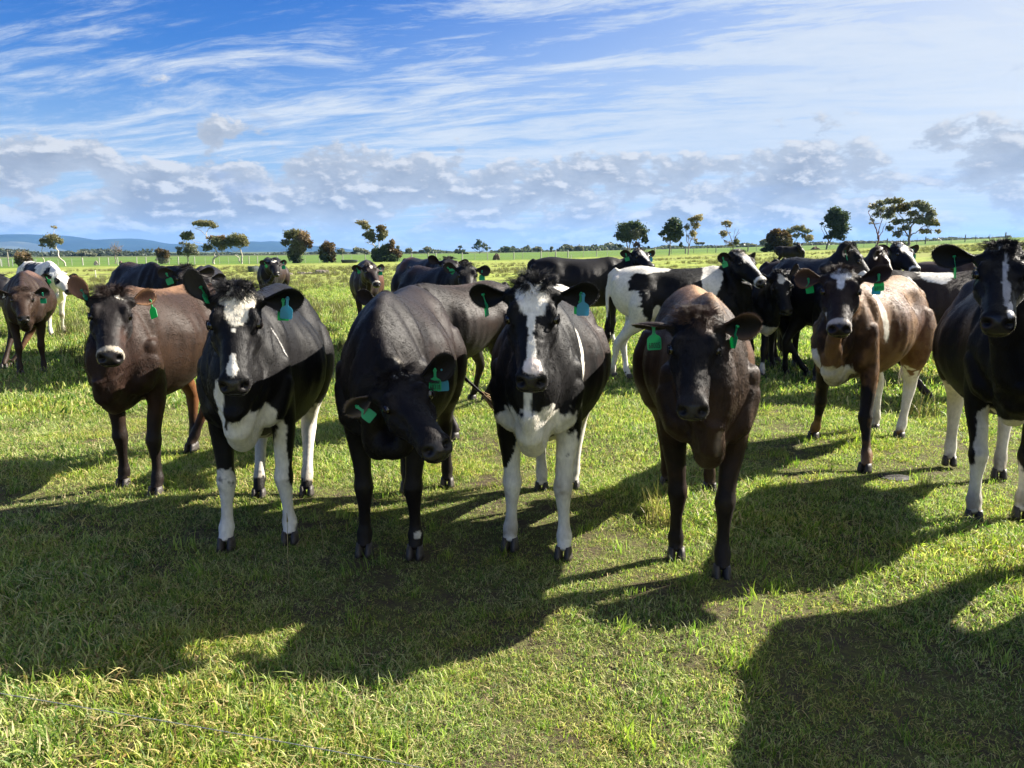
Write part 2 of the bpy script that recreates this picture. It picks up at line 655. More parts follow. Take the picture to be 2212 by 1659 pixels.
def smooth_np(V, E, it, f=0.5):
    n = len(V)
    deg = np.bincount(E.ravel(), minlength=n).astype(float)
    deg[deg == 0] = 1
    for _ in range(it):
        A = np.empty_like(V)
        for c in range(3):
            A[:, c] = np.bincount(E[:, 0], V[E[:, 1], c], n) + np.bincount(E[:, 1], V[E[:, 0], c], n)
        V = V + f * (A / deg[:, None] - V)
    return V


def normals_np(V, Q):
    a = V[Q[:, 2]] - V[Q[:, 0]]
    b = V[Q[:, 3]] - V[Q[:, 1]]
    fn = np.cross(a, b)
    N = np.zeros_like(V)
    for c in range(3):
        N[:, c] = sum(np.bincount(Q[:, k], fn[:, c], len(V)) for k in range(4))
    N /= np.linalg.norm(N, axis=1)[:, None] + 1e-9
    return N, np.linalg.norm(fn, axis=1) / 2


def hair_object(name, P, D1, D2, R, C, parent, mat):
    """three-point hair curves from roots P, mid offsets D1 and tip offsets D2"""
    n = len(P)
    cu = bpy.data.hair_curves.new(name)
    cu.add_curves([3] * n)
    pts = np.empty((n, 3, 3), np.float32)
    pts[:, 0] = P
    pts[:, 1] = P + D1
    pts[:, 2] = P + D2
    cu.position_data.foreach_set('vector', pts.ravel())
    r = np.empty((n, 3), np.float32)
    r[:, 0], r[:, 1], r[:, 2] = R, R * 0.85, R * 0.12
    at = cu.attributes.get('radius') or cu.attributes.new('radius', 'FLOAT', 'POINT')
    at.data.foreach_set('value', r.ravel())
    ca = cu.attributes.new('Col', 'FLOAT_COLOR', 'CURVE')
    c4 = np.ones((n, 4), np.float32)
    c4[:, :3] = C
    ca.data.foreach_set('color', c4.ravel())
    cu.materials.append(mat)
    return link(bpy.data.objects.new(name, cu), parent)


LEG_K = .95
DEF_HOOF = {'FL': (0.47, 0.135), 'FR': (0.47, -0.135), 'HL': (-0.60, 0.15), 'HR': (-0.60, -0.15)}


def build_cow(name, label, front,  yaw, poll, poll_depth, nose, s=1.0, roll=0.0, base=BLACK, patches=(), hoofpx=None,
              vox=0.009, fur=60000, tags=(), ears=None, tuft=900, far=False, seed=1, group='dairy heifers of the herd standing in the paddock',
              tail=None, tan_under=False, dirt=None, belly=0.0, head_s=1.0, fuzz=1.0, cat='cow', elev=0.0, hair_len=1.0, tuft_len=1.0, wide=1.0, tuft_col=None):
    rng = np.random.default_rng(seed)
    yw = rad(yaw)
    hd = Vector((math.cos(yw), math.sin(yw), 0))
    fw = ground_at(*front) if len(front) == 2 else Vector(front)
    rootp = fw - hd * (0.47 * s)
    rz = float(land(rootp.x, rootp.y)) + elev
    root = empty(name, (rootp.x, rootp.y, rz), yw)
    tag(root, label, cat, group)
    Minv = Matrix.Rotation(-yw, 3, 'Z')

    def to_local(w):
        return Minv @ (Vector(w) - Vector((rootp.x, rootp.y, rz)))

    nose = (nose[0], nose[1] - 75.0 / poll_depth)
    dirl = lambda v: Minv @ Vector(v)
    HL = 0.50 * s * head_s
    pw = at_depth(*poll, poll_depth)
    r = ray(*nose).normalized()
    o = Vector((0, 0, EYE))
    b_ = r.dot(pw - o)
    disc = HL * HL - ((pw - o).length_squared - b_ * b_)
    tt = b_ - math.sqrt(disc) if disc > 0 else b_
    nw = o + r * tt
    u = dirl((nw - pw).normalized())
    P0 = to_local(pw)
    left = Vector((0, 0, 1)).cross(u)
    if left.length < 0.25:
        left = Vector((0, 1, 0))
    left.normalize()
    left = Quaternion(u, rad(roll)) @ left
    w = u.cross(left)
    hs = s * head_s
    # poll point given is the top of the head; the head axis origin lies a little below it
    H0 = P0 - w * (0.045 * hs) + u * (0.02 * hs)

    def hp(t, v, ww):
        return H0 + u * (t * hs) + left * (v * hs) + w * (ww * hs)

    X, Y, Z = Vector((1, 0, 0)), Vector((0, 1, 0)), Vector((0, 0, 1))
    mb = MB()
    # torso
    T = cr_interp(TORSO, 48)
    rings = []
    for x, top, bot, hw, kt, kb in T:
        bb = bot - belly * max(0, 1 - ((x + 0.05) / 0.5) ** 2)
        rings.append(oval(Vector((x * s, 0, 0)), Y, Z, hw * .94 * s * wide, top * s, bb * s, kt, kb, 36))
    mb.rings(rings)
    # neck
    A0 = Vector((0.36, 0, 0.99)) * s
    A1 = Vector((0.64, 0, 1.04)) * s
    B1 = hp(0.055, 0, -0.075)
    nd = (B1 - A1)
    B0 = B1 - (u * 0.35 + w * -0.05 + nd.normalized() * 0.65).normalized() * (nd.length * 0.36)
    NP = 26
    pts = [bez(A0, A1, B0, B1, i / (NP - 1)) for i in range(NP)]
    sd = Y.copy()
    rings = []
    for i, p in enumerate(pts):
        f = i / (NP - 1)
        d = (pts[min(i + 1, NP - 1)] - pts[max(i - 1, 0)]).normalized()
        tgt = (Y * (1 - f) + left * f)
        sd = (tgt - d * tgt.dot(d)).normalized()
        upv = d.cross(sd)
        upv = -upv if upv.dot(Z * (1 - f) + w * f) < 0 else upv
        top = np.interp(f, [0, .25, .5, .75, 1], [.31, .24, .185, .145, .105]) * s
        bot = -np.interp(f, [0, .25, .5, .75, 1], [.38, .36, .26, .165, .105]) * s
        hw = np.interp(f, [0, .25, .5, .75, 1], [.160, .135, .108, .094, .084]) * s
        rings.append(oval(p, sd, upv, hw, top, bot, .45, .5, 28))
    mb.rings(rings)
    # dewlap: thin fold under the neck down to the brisket
    thr = hp(0.14, 0, -0.16)
    dl = [bez(Vector((0.58, 0, 0.66)) * s, Vector((0.86, 0, 0.72)) * s, thr + Vector((-0.02, 0, -0.24)) * s, thr, i / 11) for i in range(12)]
    mb.tube(dl, [np.interp(i / 11, [0, .3, .6, 1], [.09, .075, .05, .045]) * s for i in range(12)], 12, up=(0, 1, 0))
    mb.tube([Vector((x, 0, z)) * s for x, z in ((.40, .66), (.55, .625), (.67, .615), (.76, .68), (.81, .80))], [k * s for k in (.07, .075, .072, .062, .05)], 14)
    for sg in (-1, 1):
        mb.tube([Vector((.50, sg * .12, .86)) * s, Vector((.58, sg * .11, .72)) * s, Vector((.60, sg * .07, .67)) * s], [.11 * s, .085 * s, .055 * s], 12)
    # head
    Hh = cr_interp(HEAD, 40)
    mb.rings([oval(hp(t, 0, 0), left, w, hw * hs, tp * hs, bt * hs, kt, kb, 30, 0.9) for t, hw, tp, bt, kt, kb in Hh])
    for sg in (-1, 1):     # ear bases and brow
        mb.tube([hp(0.06, sg * .055, -.01), hp(0.045, sg * .115, -.018), hp(.038, sg * .135, -.02)], [.045 * hs, .036 * hs, .024 * hs], 10)
        mb.tube([hp(0.12, sg * .06, .02), hp(0.175, sg * .093, .018), hp(.22, sg * .075, .012)], [.03 * hs, .028 * hs, .02 * hs], 10)
    # legs
    hoof_local = {}
    for k, (hx, hy) in DEF_HOOF.items():
        if hoofpx and k in hoofpx:
            q = to_local(ground_at(*hoofpx[k]))
            hoof_local[k] = Vector((q.x, q.y, 0))
        else:
            hoof_local[k] = Vector((hx * s, hy * s, 0))
        hoof_local[k].z = 0
    for k in ('FL', 'FR'):
        sg = 1 if k == 'FL' else -1
        hp_ = hoof_local[k]
        of = hp_ - Vector((0.47 * s, sg * 0.135 * s, 0))
        J = [(0.51, .120, .98, .090, 0), (0.48, .140, .82, .086, .05), (0.445, .146, .69, .076, .16), (0.44, .143, .58, .064, .32), (0.445, .135, .48, .052, .48), (0.452, .130, .405, .046, .56),
             (0.458, .127, .350, .056, .60), (0.452, .128, .300, .044, .66), (0.447, .132, .22, .033, .75), (0.445, .134, .15, .034, .84), (0.447, .136, .105, .047, .92),
             (0.458, .137, .07, .039, 1), (0.475, .137, .035, .044, 1)]
        P = [Vector((x * s, sg * y * s, z * s)) + of * c for x, y, z, r_, c in J]
        mb.tube(P, [j[3] * s * LEG_K for j in J], 16, up=(0, 1, 0))
    for k in ('HL', 'HR'):
        sg = 1 if k == 'HL' else -1
        of = hoof_local[k] - Vector((-0.60 * s, sg * 0.15 * s, 0))
        J = [(-0.48, .13, 1.02, .15, 0), (-0.47, .165, .88, .155, .03), (-0.46, .185, .76, .135, .10), (-0.50, .18, .65, .105, .2), (-0.575, .165, .55, .070, .36), (-0.625, .155, .47, .056, .46),
             (-0.648, .15, .42, .055, .52), (-0.645, .15, .37, .050, .58), (-0.635, .15, .28, .039, .70), (-0.628, .15, .18, .036, .84), (-0.625, .15, .115, .045, .92), (-0.61, .15, .075, .038, 1), (-0.595, .15, .035, .043, 1)]
        P = [Vector((x * s, sg * y * s, z * s)) + of * c for x, y, z, r_, c in J]
        mb.tube(P, [j[3] * s * LEG_K for j in J], 16, up=(0, 1, 0))
    # tail
    if tail is None:
        tail = [(-.72, 0, 1.26), (-.80, 0, 1.20), (-.835, 0.01, 1.05), (-.835, .015, .85), (-.83, .02, .62)]
    tp = [Vector(q) * s for q in tail]
    mb.tube(tp, [q * s for q in ([.045, .038, .026, .021, .015] + [.013] * 6)[:len(tp)]], 8)

    tmp = mesh_np('tmp', np.array([tuple(v) for v in mb.V]), mb.F)
    md = tmp.modifiers.new('r', 'REMESH')
    md.mode = 'VOXEL'
    md.voxel_size = vox
    md.adaptivity = 0
    dg = bpy.context.evaluated_depsgraph_get()
    me = bpy.data.meshes.new_from_object(tmp.evaluated_get(dg))
    old = tmp.data
    bpy.data.objects.remove(tmp)
    bpy.data.meshes.remove(old)
    nv = len(me.vertices)
    V = np.empty(nv * 3, np.float32)
    me.vertices.foreach_get('co', V)
    V = V.reshape(-1, 3).astype(float)
    Q = np.empty(len(me.loops), np.int32)
    me.loops.foreach_get('vertex_index', Q)
    Q = Q.reshape(-1, 4)
    E = np.unique(np.sort(np.concatenate([Q[:, [0, 1]], Q[:, [1, 2]], Q[:, [2, 3]], Q[:, [3, 0]]]), axis=1), axis=0)
    bpy.data.meshes.remove(me)
    V = smooth_np(V, E, max(4, int(round(0.11 / vox))), 0.5)
    N, A = normals_np(V, Q)

    Um, Lm, Wm, H0n = np.array(u), np.array(left), np.array(w), np.array(H0)

    def headco(Pt):
        q = (Pt - H0n) / hs
        return np.stack([q @ Um, q @ Lm, q @ Wm], 1)

    def g(Pt, c, r_):
        r_ = np.asarray(r_, float)
        return np.exp(-(((Pt - np.asarray(c)) / r_) ** 2).sum(1))

    B = V / s
    D = np.zeros(nv)
    tors = sm(B[:, 2], 0.55, 0.72)
    for sg in (-1, 1):
        D += .030 * g(B, (-.43, sg * .215, 1.235), (.075, .05, .05))        # hook bone
        D += .022 * g(B, (-.76, sg * .10, 1.15), (.045, .045, .05))          # pin bone
        D -= .034 * g(B, (-.25, sg * .24, 1.12), (.12, .12, .11))            # flank hollow
        D -= .018 * g(B, (-.60, sg * .20, 1.20), (.09, .08, .05))
        D += .022 * g(B, (-.50, sg * .24, .86), (.14, .1, .15))             # thigh
        D += .014 * g(B, (.60, sg * .20, .88), (.10, .08, .12))             # point of shoulder
        for k in range(6):                                                     # shoulder blade
            D += .009 * g(B, (.40 + .028 * k, sg * (.12 + .022 * k), 1.26 - .065 * k), (.06, .08, .07))
        D -= .018 * g(B, (.27, sg * .27, .98), (.07, .12, .17))              # behind the shoulder
        D -= .016 * g(B, (.50, sg * .20, 1.08), (.035, .1, .15))
        D -= .020 * g(B, (.70, sg * .14, 1.0), (.05, .07, .16))             # jugular groove
        D -= .012 * g(B, (.56, sg * .10, .58), (.09, .05, .06))
    ribs = (0.004 * np.sin(B[:, 0] * 62) * sm(B[:, 0], -.22, -.1) * (1 - sm(B[:, 0], .15, .3)) * sm(np.abs(B[:, 1]), .17, .26) * sm(B[:, 2], .7, .8) * (1 - sm(B[:, 2], 1.1, 1.2)))
    D += ribs * 0.4
    D += .006 * np.exp(-(B[:, 1] / .028) ** 2) * sm(B[:, 2], 1.15, 1.25) * (B[:, 0] < .4)
    D += 0.004 * fbm(B, 4.0, 2, seed) * tors
    # neck folds
    hc = headco(V)
    near_head = np.exp(-((hc[:, 0] - 0.1) / .35) ** 2) * (hc[:, 0] < .6) * (np.abs(hc[:, 1]) < .3) * (hc[:, 2] > -.35) * (hc[:, 2] < .2)
    neckm = sm(B[:, 0], .50, .62) * sm(B[:, 2], .6, .7) * (1 - np.clip(near_head * 2, 0, 1))
    D += 0.0045 * neckm * np.sin(B[:, 0] * 55 + B[:, 2] * 14 + 3.0 * fbm(B, 3.5, 2, seed + 5))
    # head
    D2 = np.zeros(nv)
    for sg in (-1, 1):
        D2 += .012 * g(hc, (.145, sg * .085, .045), (.035, .028, .03))     # brow
        D2 -= .016 * g(hc, (.185, sg * .118, .004), (.024, .02, .017))      # eye socket
        D2 += .007 * g(hc, (.225, sg * .105, -.03), (.03, .03, .02))
        D2 -= .012 * g(hc, (.30, sg * .085, -.010), (.06, .03, .022))
        D2 += .011 * g(hc, (.22, sg * .09, -.085), (.05, .03, .04))        # cheek
        D2 -= .012 * g(hc, (.31, sg * .075, -.055), (.04, .025, .02))
        D2 -= .012 * g(hc, (.09, sg * .11, .01), (.03, .03, .02))
        D2 += .008 * g(hc, (.468, sg * .062, .0), (.025, .02, .022))        # nostril wing
        D2 -= .030 * g(hc, (.498, sg * .046, -.016), (.014, .019, .013))    # nostril
        D2 += .006 * g(hc, (.42, sg * .06, -.06), (.05, .03, .02))
    D2 -= .008 * np.exp(-(((hc[:, 2] + .068 - .03 * (0.5 - hc[:, 0])) / .0065) ** 2)) * sm(hc[:, 0], .36, .40) * (np.abs(hc[:, 1]) < .12)
    D2 += .006 * g(hc, (.0, 0, .05), (.04, .05, .03))
    D2 -= .006 * g(hc, (.16, 0, .055), (.05, .03, .02))
    hsel = (hc[:, 0] > -.1) & (hc[:, 0] < .6) & (np.abs(hc[:, 1]) < .2) & (hc[:, 2] > -.25) & (hc[:, 2] < .12)
    hsoft = (1 - sm(np.abs(hc[:, 1]), .125, .155)) * (1 - sm(-hc[:, 2], .185, .22)) * sm(hc[:, 0], -.10, -.06) * (hc[:, 0] < .6) * (hc[:, 2] < .12)
    D2 = D2 * hsel + 0.0016 * fbm(hc, 40, 2, seed + 3) * hsel
    V = V + N * (D * 1.35 * s + D2 * 1.15 * hs)[:, None]
    V = smooth_np(V, E, 1, 0.35)
    N, A = normals_np(V, Q)
    B = V / s
    hc = headco(V)

    # ---- coat colours
    C = np.zeros((nv, 3)) + np.array(base)
    lowf = fbm(B, 3.0, 3, seed + 9)
    streak = fbm(B * np.array([1.0, 1.0, .35]), 26.0, 3, seed + 12)
    C *= (1 + 0.26 * lowf + .16 * streak)[:, None]
    hw_all = fbm(B, 9.0, 3, seed + 21)
    hw_fine = fbm(B, 38.0, 2, seed + 31)
    legmask = (B[:, 2] < .60)

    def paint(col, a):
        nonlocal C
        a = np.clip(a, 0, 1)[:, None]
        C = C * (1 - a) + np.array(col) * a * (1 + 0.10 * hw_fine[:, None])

    for pch in patches:
        sp = pch.get('sp', 'b')
        c, r_ = np.array(pch['c'], float), np.array(pch['r'], float)
        Pq = hc if sp == 'h' else B
        dlt = Pq - c
        if 'rot' in pch:
            an = rad(pch['rot'])
            i, j = (0, 2) if sp == 'b' else (0, 1)
            ca, sa = math.cos(an), math.sin(an)
            a_, b2 = dlt[:, i] * ca + dlt[:, j] * sa, -dlt[:, i] * sa + dlt[:, j] * ca
            dlt = dlt.copy()
            dlt[:, i], dlt[:, j] = a_, b2
        p = pch.get('p', 2)
        dd = ((np.abs(dlt / r_)) ** p).sum(1) ** (1.0 / p)
        amp = pch.get('n', 0.18)
        fld = 1 - dd + amp * hw_all + amp * 0.45 * hw_fine
        soft = pch.get('soft', 0.06)
        a = fld / soft
        if sp == 'h':
            a = np.clip(a, 0, 1) * hsoft
        elif sp == 'b' and pch.get('nohead', True):
            a = a * (~((hc[:, 0] > -.03) & (hc[:, 0] < .6) & (np.abs(hc[:, 1]) < .17) & (hc[:, 2] > -.21) & (hc[:, 2] < .12)))
        paint(pch['col'], a * 1.0 if 'a' not in pch else np.clip(a, 0, 1) * pch['a'])
    # muzzle and nostrils
    mz = pch_mz = None
    muz = sm(hc[:, 0] - 0.25 * np.abs(hc[:, 2] + .03), .462, .478) * (hc[:, 2] > -.085) * hsel
    muzcol = getattr(build_cow, 'mz', (0.018, 0.016, 0.017))
    paint(muzcol, muz * 0.95)
    for sg in (-1, 1):
        paint((0.004, 0.003, 0.003), 2.2 * g(hc, (.496, sg * .046, -.016), (.018, .022, .015)))
        paint((0.012, 0.009, 0.009), 1.3 * g(hc, (.185, sg * .112, .004), (.022, .02, .016)))
    paint((0.01, 0.008, 0.008), 1.2 * np.exp(-(((hc[:, 2] + .068 - .03 * (0.5 - hc[:, 0])) / .005) ** 2)) * sm(hc[:, 0], .38, .42) * hsel)
    # soil on the lower legs
    dm = (np.exp(-((B[:, 2] - .34) / .05) ** 2) * (B[:, 0] > 0) * .8 + np.clip((0.20 - B[:, 2]) / 0.14, 0, 1) * .8 + .25 * (B[:, 2] < .5)) * np.clip(0.35 + 1.3 * hw_all + .5 * hw_fine, 0, 1)
    paint((0.20, 0.16, 0.11), (dirt if dirt is not None else 0.85) * np.clip(dm, 0, 1) * (0.06 + 0.94 * sm(C.mean(1), .02, .3)))
    C = np.clip(C, 0.003, 0.9)

    # ---- ears
    hfx = u - Z * u.dot(Z)
    fwd = hfx.normalized() if hfx.length > 0.2 else X
    eV, eF, eC = [], [], []
    frames = {}
    ehair = []
    ears = ears or {}
    for k, sg in (('L', 1), ('R', -1)):
        es = ears.get(k, {})
        lat, ff, upc = es.get('dir', (1.0, -0.15, 0.05))
        llat = left * sg
        llat = (llat - Z * 0.0).normalized()
        axis = llat * lat + fwd * ff + Z * upc
        nx, nf, nu_ = es.get('face', (0.1, 1.0, -0.25))
        nrm = llat * nx + fwd * nf + Z * nu_
        ecol = es.get('col', tuple(np.array(base) * 0.8))
        icol = es.get('inner', (0.02, 0.015, 0.014))
        rim = es.get('rim', tuple(min(1, q * 1.8 + .01) for q in ecol))
        r0 = hp(0.042, sg * .118, -.018)
        vv, ff_, cc, ea, eb, en = ear_geom(r0, axis, nrm, es.get('L', .205) * .86 * hs, es.get('W', .135) * .88 * hs, (ecol, icol, rim), es.get('fold', 0.3))
        b0 = len(eV) + nv
        eV += [tuple(p) for p in vv]
        eC += cc
        eF += [tuple(b0 + i for i in f) for f in ff_]
        if fur:
            nu_e, nv_e = 15, 11
            ne = 420
            for q_ in range(ne):
                fi_ = 1.5 + (nu_e - 2.6) * (q_ / ne) ** .8
                i0 = int(fi_)
                jj = 0 if q_ % 2 else nv_e - 1
                fr = fi_ - i0
                pr = vv[i0 * nv_e + jj].lerp(vv[min(i0 + 1, nu_e - 1) * nv_e + jj], fr)
                pm = vv[i0 * nv_e + 5]
                ou = (pr - pm).normalized()
                d_ = (ou * .7 + ea * .55 + Vector(rng.normal(0, .3, 3))).normalized()
                ehair.append((tuple(pr), tuple(d_ * (.005 + .008 * rng.random()) * s * hair_len), tuple(np.array(rim) * (.5 + .8 * rng.random()))))
        frames[k] = (r0, ea, eb, en, es.get('L', .205) * .86 * hs)
    allV = np.concatenate([V, np.array(eV)])
    allC = np.concatenate([C, np.array(eC)])
    allF = np.concatenate([Q, np.array(eF, np.int32)])
    body = mesh_np('body', allV, allF, M_COAT, root, True, allC)
    wet = body.data.attributes.new('wet', 'FLOAT', 'POINT')
    wv = np.zeros(len(allV), np.float32)
    wv[:nv] = muz * (1 - np.clip(2 * (g(hc, (.498, .046, -.016), (.02, .024, .017)) + g(hc, (.498, -.046, -.016), (.02, .024, .017))), 0, 1))
    wet.data.foreach_set('value', wv)

    # ---- eyes
    for sg in (-1, 1):
        ev, ef = [], []
        c = hp(.186, sg * .1015, .005)
        ax = (left * sg * 0.93 + u * 0.12 + w * 0.34).normalized()
        rE = .0225 * hs
        sA = ax.cross(u).normalized()
        sB = ax.cross(sA)
        m_ = MB()
        m_.rings([[c + ax * (rE * math.cos(ph)) + sA * (rE * math.sin(ph) * math.cos(q)) + sB * (rE * math.sin(ph) * math.sin(q)) for q in [2 * math.pi * i / 14 for i in range(14)]] for ph in [0.02 + 3.1 * i / 9 for i in range(10)]])
        eo = m_.build('eye', M_EYE, root)
        if not far:
            lid = MB()
            for half, lift in ((1, .007), (-1, .007)):
                pts_ = []
                for i in range(9):
                    q = math.pi * i / 8
                    # along u (corner to corner) and w (up)
                    vv = u * (math.cos(q) * rE * 1.12) + w * (half * math.sin(q) * rE * (0.62 if half > 0 else .55))
                    outw = math.sqrt(max(0.0, 1 - (vv.length / (rE * 1.35)) ** 2))
                    pts_.append(c + vv + ax * (rE * 1.02 * outw + .001))
                lid.tube(pts_, [.0022 * hs] * 2 + [.0036 * hs] * 5 + [.0022 * hs] * 2, 6)
                if half > 0:
                    for i in range(2, 8):
                        lid.tube([pts_[i], pts_[i] + ax * (.008 * hs) + w * (.001 * hs), pts_[i] + ax * (.013 * hs) - w * (.004 * hs)], [.0007, .0006, .0002], 4)
            lid.C = [(0.012, 0.009, 0.009)] * len(lid.V)
            lid.build('eyelid', M_COAT, eo)

    # ---- hooves: two claws each
    for k, q in hoof_local.items():
        hm = MB()
        for sg in (-1, 1):
            cx = .024 * s
            secs = [(0.0, .062, .026, .030), (.018, .056, .025, .028), (.042, .046, .022, .025), (.062, .036, .017, .018)]
            rr = []
            for z, fx, hw_, bk in secs:
                ring_ = []
                for i in range(12):
                    a = 2 * math.pi * i / 12
                    x_ = (fx if math.cos(a) > 0 else bk) * math.cos(a)
                    ring_.append(q + Vector((x_ * s, sg * cx + hw_ * math.sin(a) * s * .88, z * s)))
                rr.append(ring_)
            hm.rings(rr)
        # dew claws
        for sg in (-1, 1):
            hm.tube([q + Vector((-.030, sg * .02, .085)) * s, q + Vector((-.042, sg * .022, .070)) * s], [.010 * s, .006 * s], 6)
        hm.build('hoof', M_HOOF, root)

    # ---- tags
    for tg in tags:
        r0, ea, eb, en, L_ = frames[tg['ear']]
        bside = eb if eb.z < 0 else -eb
        pos = r0 + ea * (L_ * tg.get('u', .55)) + bside * (tg.get('dv', .0) * hs) - en * (.018 * hs) + en * tg.get('off', 0.012)
        dn = dirl(tg['down']) if 'down' in tg else -Z
        nr = dirl(tg['nrm']) if 'nrm' in tg else en
        t_ = make_tag(root, pos, dn, nr, tg.get('col', 'green'), tg.get('text'), tg.get('small'), tg.get('sc', 1.0) * s * .90, tg.get('curl', 0.0))
        if tg.get('lab'):
            t_['label'] = tg['lab']

    # ---- fur
    def flow(Pp, Nn, hq):
        n = len(Pp)
        b = Pp / s
        fl = np.tile(np.array([-1.0, 0, -0.45]), (n, 1))
        leg = (1 - sm(b[:, 2], .55, .72))[:, None]
        fl = fl * (1 - leg) + np.array([-.05, 0, -1.0]) * leg
        nk = (sm(b[:, 0], .55, .75) * (1 - sm(hq[:, 0], -.4, -.1) * 0))[:, None]
        fl = fl * (1 - nk) + (np.array([-.55, 0, -1.0])) * nk
        ish = ((hq[:, 0] > -.06) & (hq[:, 0] < .6) & (np.abs(hq[:, 1]) < .135) & (hq[:, 2] > -.20) & (hq[:, 2] < .10) & ((hq[:, 0] > .10) | (hq[:, 2] > -.06)))
        hd_ = np.where((hq[:, 0] > .14)[:, None], Um * 1.0, -Um) + Lm * (np.sign(hq[:, 1]) * np.minimum(np.abs(hq[:, 1]) * 8, 1) * 0.7)[:, None]
        hd_ = hd_ + Lm * (0.9 * np.sin(hq[:, 0] * 60))[:, None] * (1 - sm(hq[:, 0], .12, .2))[:, None] * 0.5
        fl = np.where(ish[:, None], hd_, fl)
        return fl, ish

    if ehair:
        eh = [np.array([q_[k_] for q_ in ehair]) for k_ in range(3)]
        hair_object('ear_fringe', eh[0], eh[1] * .5, eh[1], np.full(len(eh[0]), .0005), np.clip(eh[2], .003, .8), root, M_HAIR)
    if fur:
        fur = int(fur * 1.5)
        # side of the body seen: sample everywhere, area weighted, more on the head
        fc = V[Q].mean(1)
        hcf = headco(fc)
        hfsel = ((hcf[:, 0] > .10) | (hcf[:, 2] > -.06)) & (hcf[:, 0] > -.06) & (hcf[:, 0] < .5) & (np.abs(hcf[:, 1]) < .17) & (hcf[:, 2] > -.22) & (hcf[:, 2] < .12)
        A_ = A * np.where(hfsel, 2.6, 1.0) * np.where(fc[:, 2] < .10 * s, 0.0, 1.0) * np.where(hcf[:, 0] > .475, np.where(hfsel | (np.abs(hcf[:, 1]) < .12) & (np.abs(hcf[:, 2]) < .2), 0.05, 1), 1)
        cum = np.cumsum(A_)
        fi = np.searchsorted(cum, rng.random(fur) * cum[-1])
        fi = np.clip(fi, 0, len(Q) - 1)
        a, b = rng.random(fur)[:, None], rng.random(fur)[:, None]
        q = Q[fi]
        bl = lambda X_: (X_[q[:, 0]] * (1 - a) + X_[q[:, 1]] * a) * (1 - b) + (X_[q[:, 3]] * (1 - a) + X_[q[:, 2]] * a) * b
        Pp, Nn, Cc = bl(V), bl(N), bl(C)
        hq = headco(Pp)
        fl, ish = flow(Pp, Nn, hq)
        nz = np.stack([fbm(Pp, 7, 2, seed + 41), fbm(Pp, 7, 2, seed + 42), fbm(Pp, 7, 2, seed + 43)], 1)
        fl = fl / np.linalg.norm(fl, axis=1)[:, None] + 0.09 * nz * fuzz + rng.normal(0, .09, (fur, 3))
        fl -= Nn * (fl * Nn).sum(1)[:, None]
        fl /= np.linalg.norm(fl, axis=1)[:, None] + 1e-6
        z = Pp[:, 2] / s
        Lh = np.where(ish, .013 + .010 * (1 - sm(hq[:, 0], .08, .22)), np.where(z < .6, .006, .018)) * s * hair_len * (0.7 + 0.6 * rng.random(fur)) * (1 + .35 * fbm(Pp, 14, 2, seed + 50))
        lift = (0.07 + 0.13 * rng.random(fur) + .12 * (rng.random(fur) < .04))[:, None] * fuzz
        D1_ = (fl * 0.5 + Nn * lift * 0.9) * Lh[:, None]
        D2_ = (fl * 1.0 + Nn * lift * 0.75) * Lh[:, None]
        clump = np.clip(1 + .14 * fbm(Pp, 80, 2, seed + 60), .5, 1.6)
        Ch = Cc * ((0.72 + 0.56 * rng.random(fur)) * clump)[:, None]
        hair_object('coat', Pp - Nn * .0015, D1_, D2_, (.00042 + .00030 * rng.random(fur)) * (60000 / fur) ** .35, np.clip(Ch, 0.002, .9), root, M_HAIR)
    if tuft:
        # forelock on the poll
        n = int(tuft * 1.8) if not far else tuft
        t_ = rng.normal(0.008, .026, n)
        v_ = rng.normal(0, .038, n)
        w_ = np.interp(t_, [-.06, -.03, 0, .06, .15], [0.01, .035, .052, .055, .052]) - 1.6 * v_ ** 2
        Pp = H0n + hs * (t_[:, None] * Um + v_[:, None] * Lm + w_[:, None] * Wm)
        cl = rng.normal(0, 1, (24, 3))
        ck = (np.floor((v_ + .1) * 60) + np.floor((t_ + .1) * 40) * 5).astype(int) % 24
        dirv = Wm * 0.24 + Um * (-.10 + 9 * t_)[:, None] + Lm * (v_ * 12)[:, None] + cl[ck] * .34 + rng.normal(0, .2, (n, 3))
        dirv /= np.linalg.norm(dirv, axis=1)[:, None]
        L_ = (.018 + .026 * rng.random(n)) * hs * tuft_len
        fall = Um * (t_[:, None] - .0) * 6 + Lm * (v_ * 8)[:, None] + cl[(ck + 5) % 24] * .4
        D1_ = dirv * (L_ * .55)[:, None]
        D2_ = dirv * (L_ * .8)[:, None] + fall * (L_ * .5)[:, None]
        # colour from the nearest painted head vertices
        hv = V[hsel]
        hcC = C[hsel]
        sub = rng.integers(0, len(hv), min(len(hv), 2500))
        hv, hcC = hv[sub], hcC[sub]
        Ch = np.empty((n, 3))
        for i0 in range(0, n, 500):
            dd = ((Pp[i0:i0 + 500, None] - hv[None]) ** 2).sum(2)
            Ch[i0:i0 + 500] = hcC[dd.argmin(1)]
        Ch = np.tile(np.array(tuft_col or tuple(q * 1.6 + .006 for q in base)), (n, 1))
        Ch *= (0.6 + .9 * rng.random(n))[:, None]
        hair_object('forelock', Pp, D1_, D2_, (.0004 + .0003 * rng.random(n)) * (3.5 if far else 1.0), np.clip(Ch, .003, .9), root, M_HAIR)
    # tail switch
    e, e0 = tp[-1], tp[-2]
    n = 60 if not far else 22
    dv = (e - e0).normalized()
    sw = MB()
    tcol = build_cow.tail_col
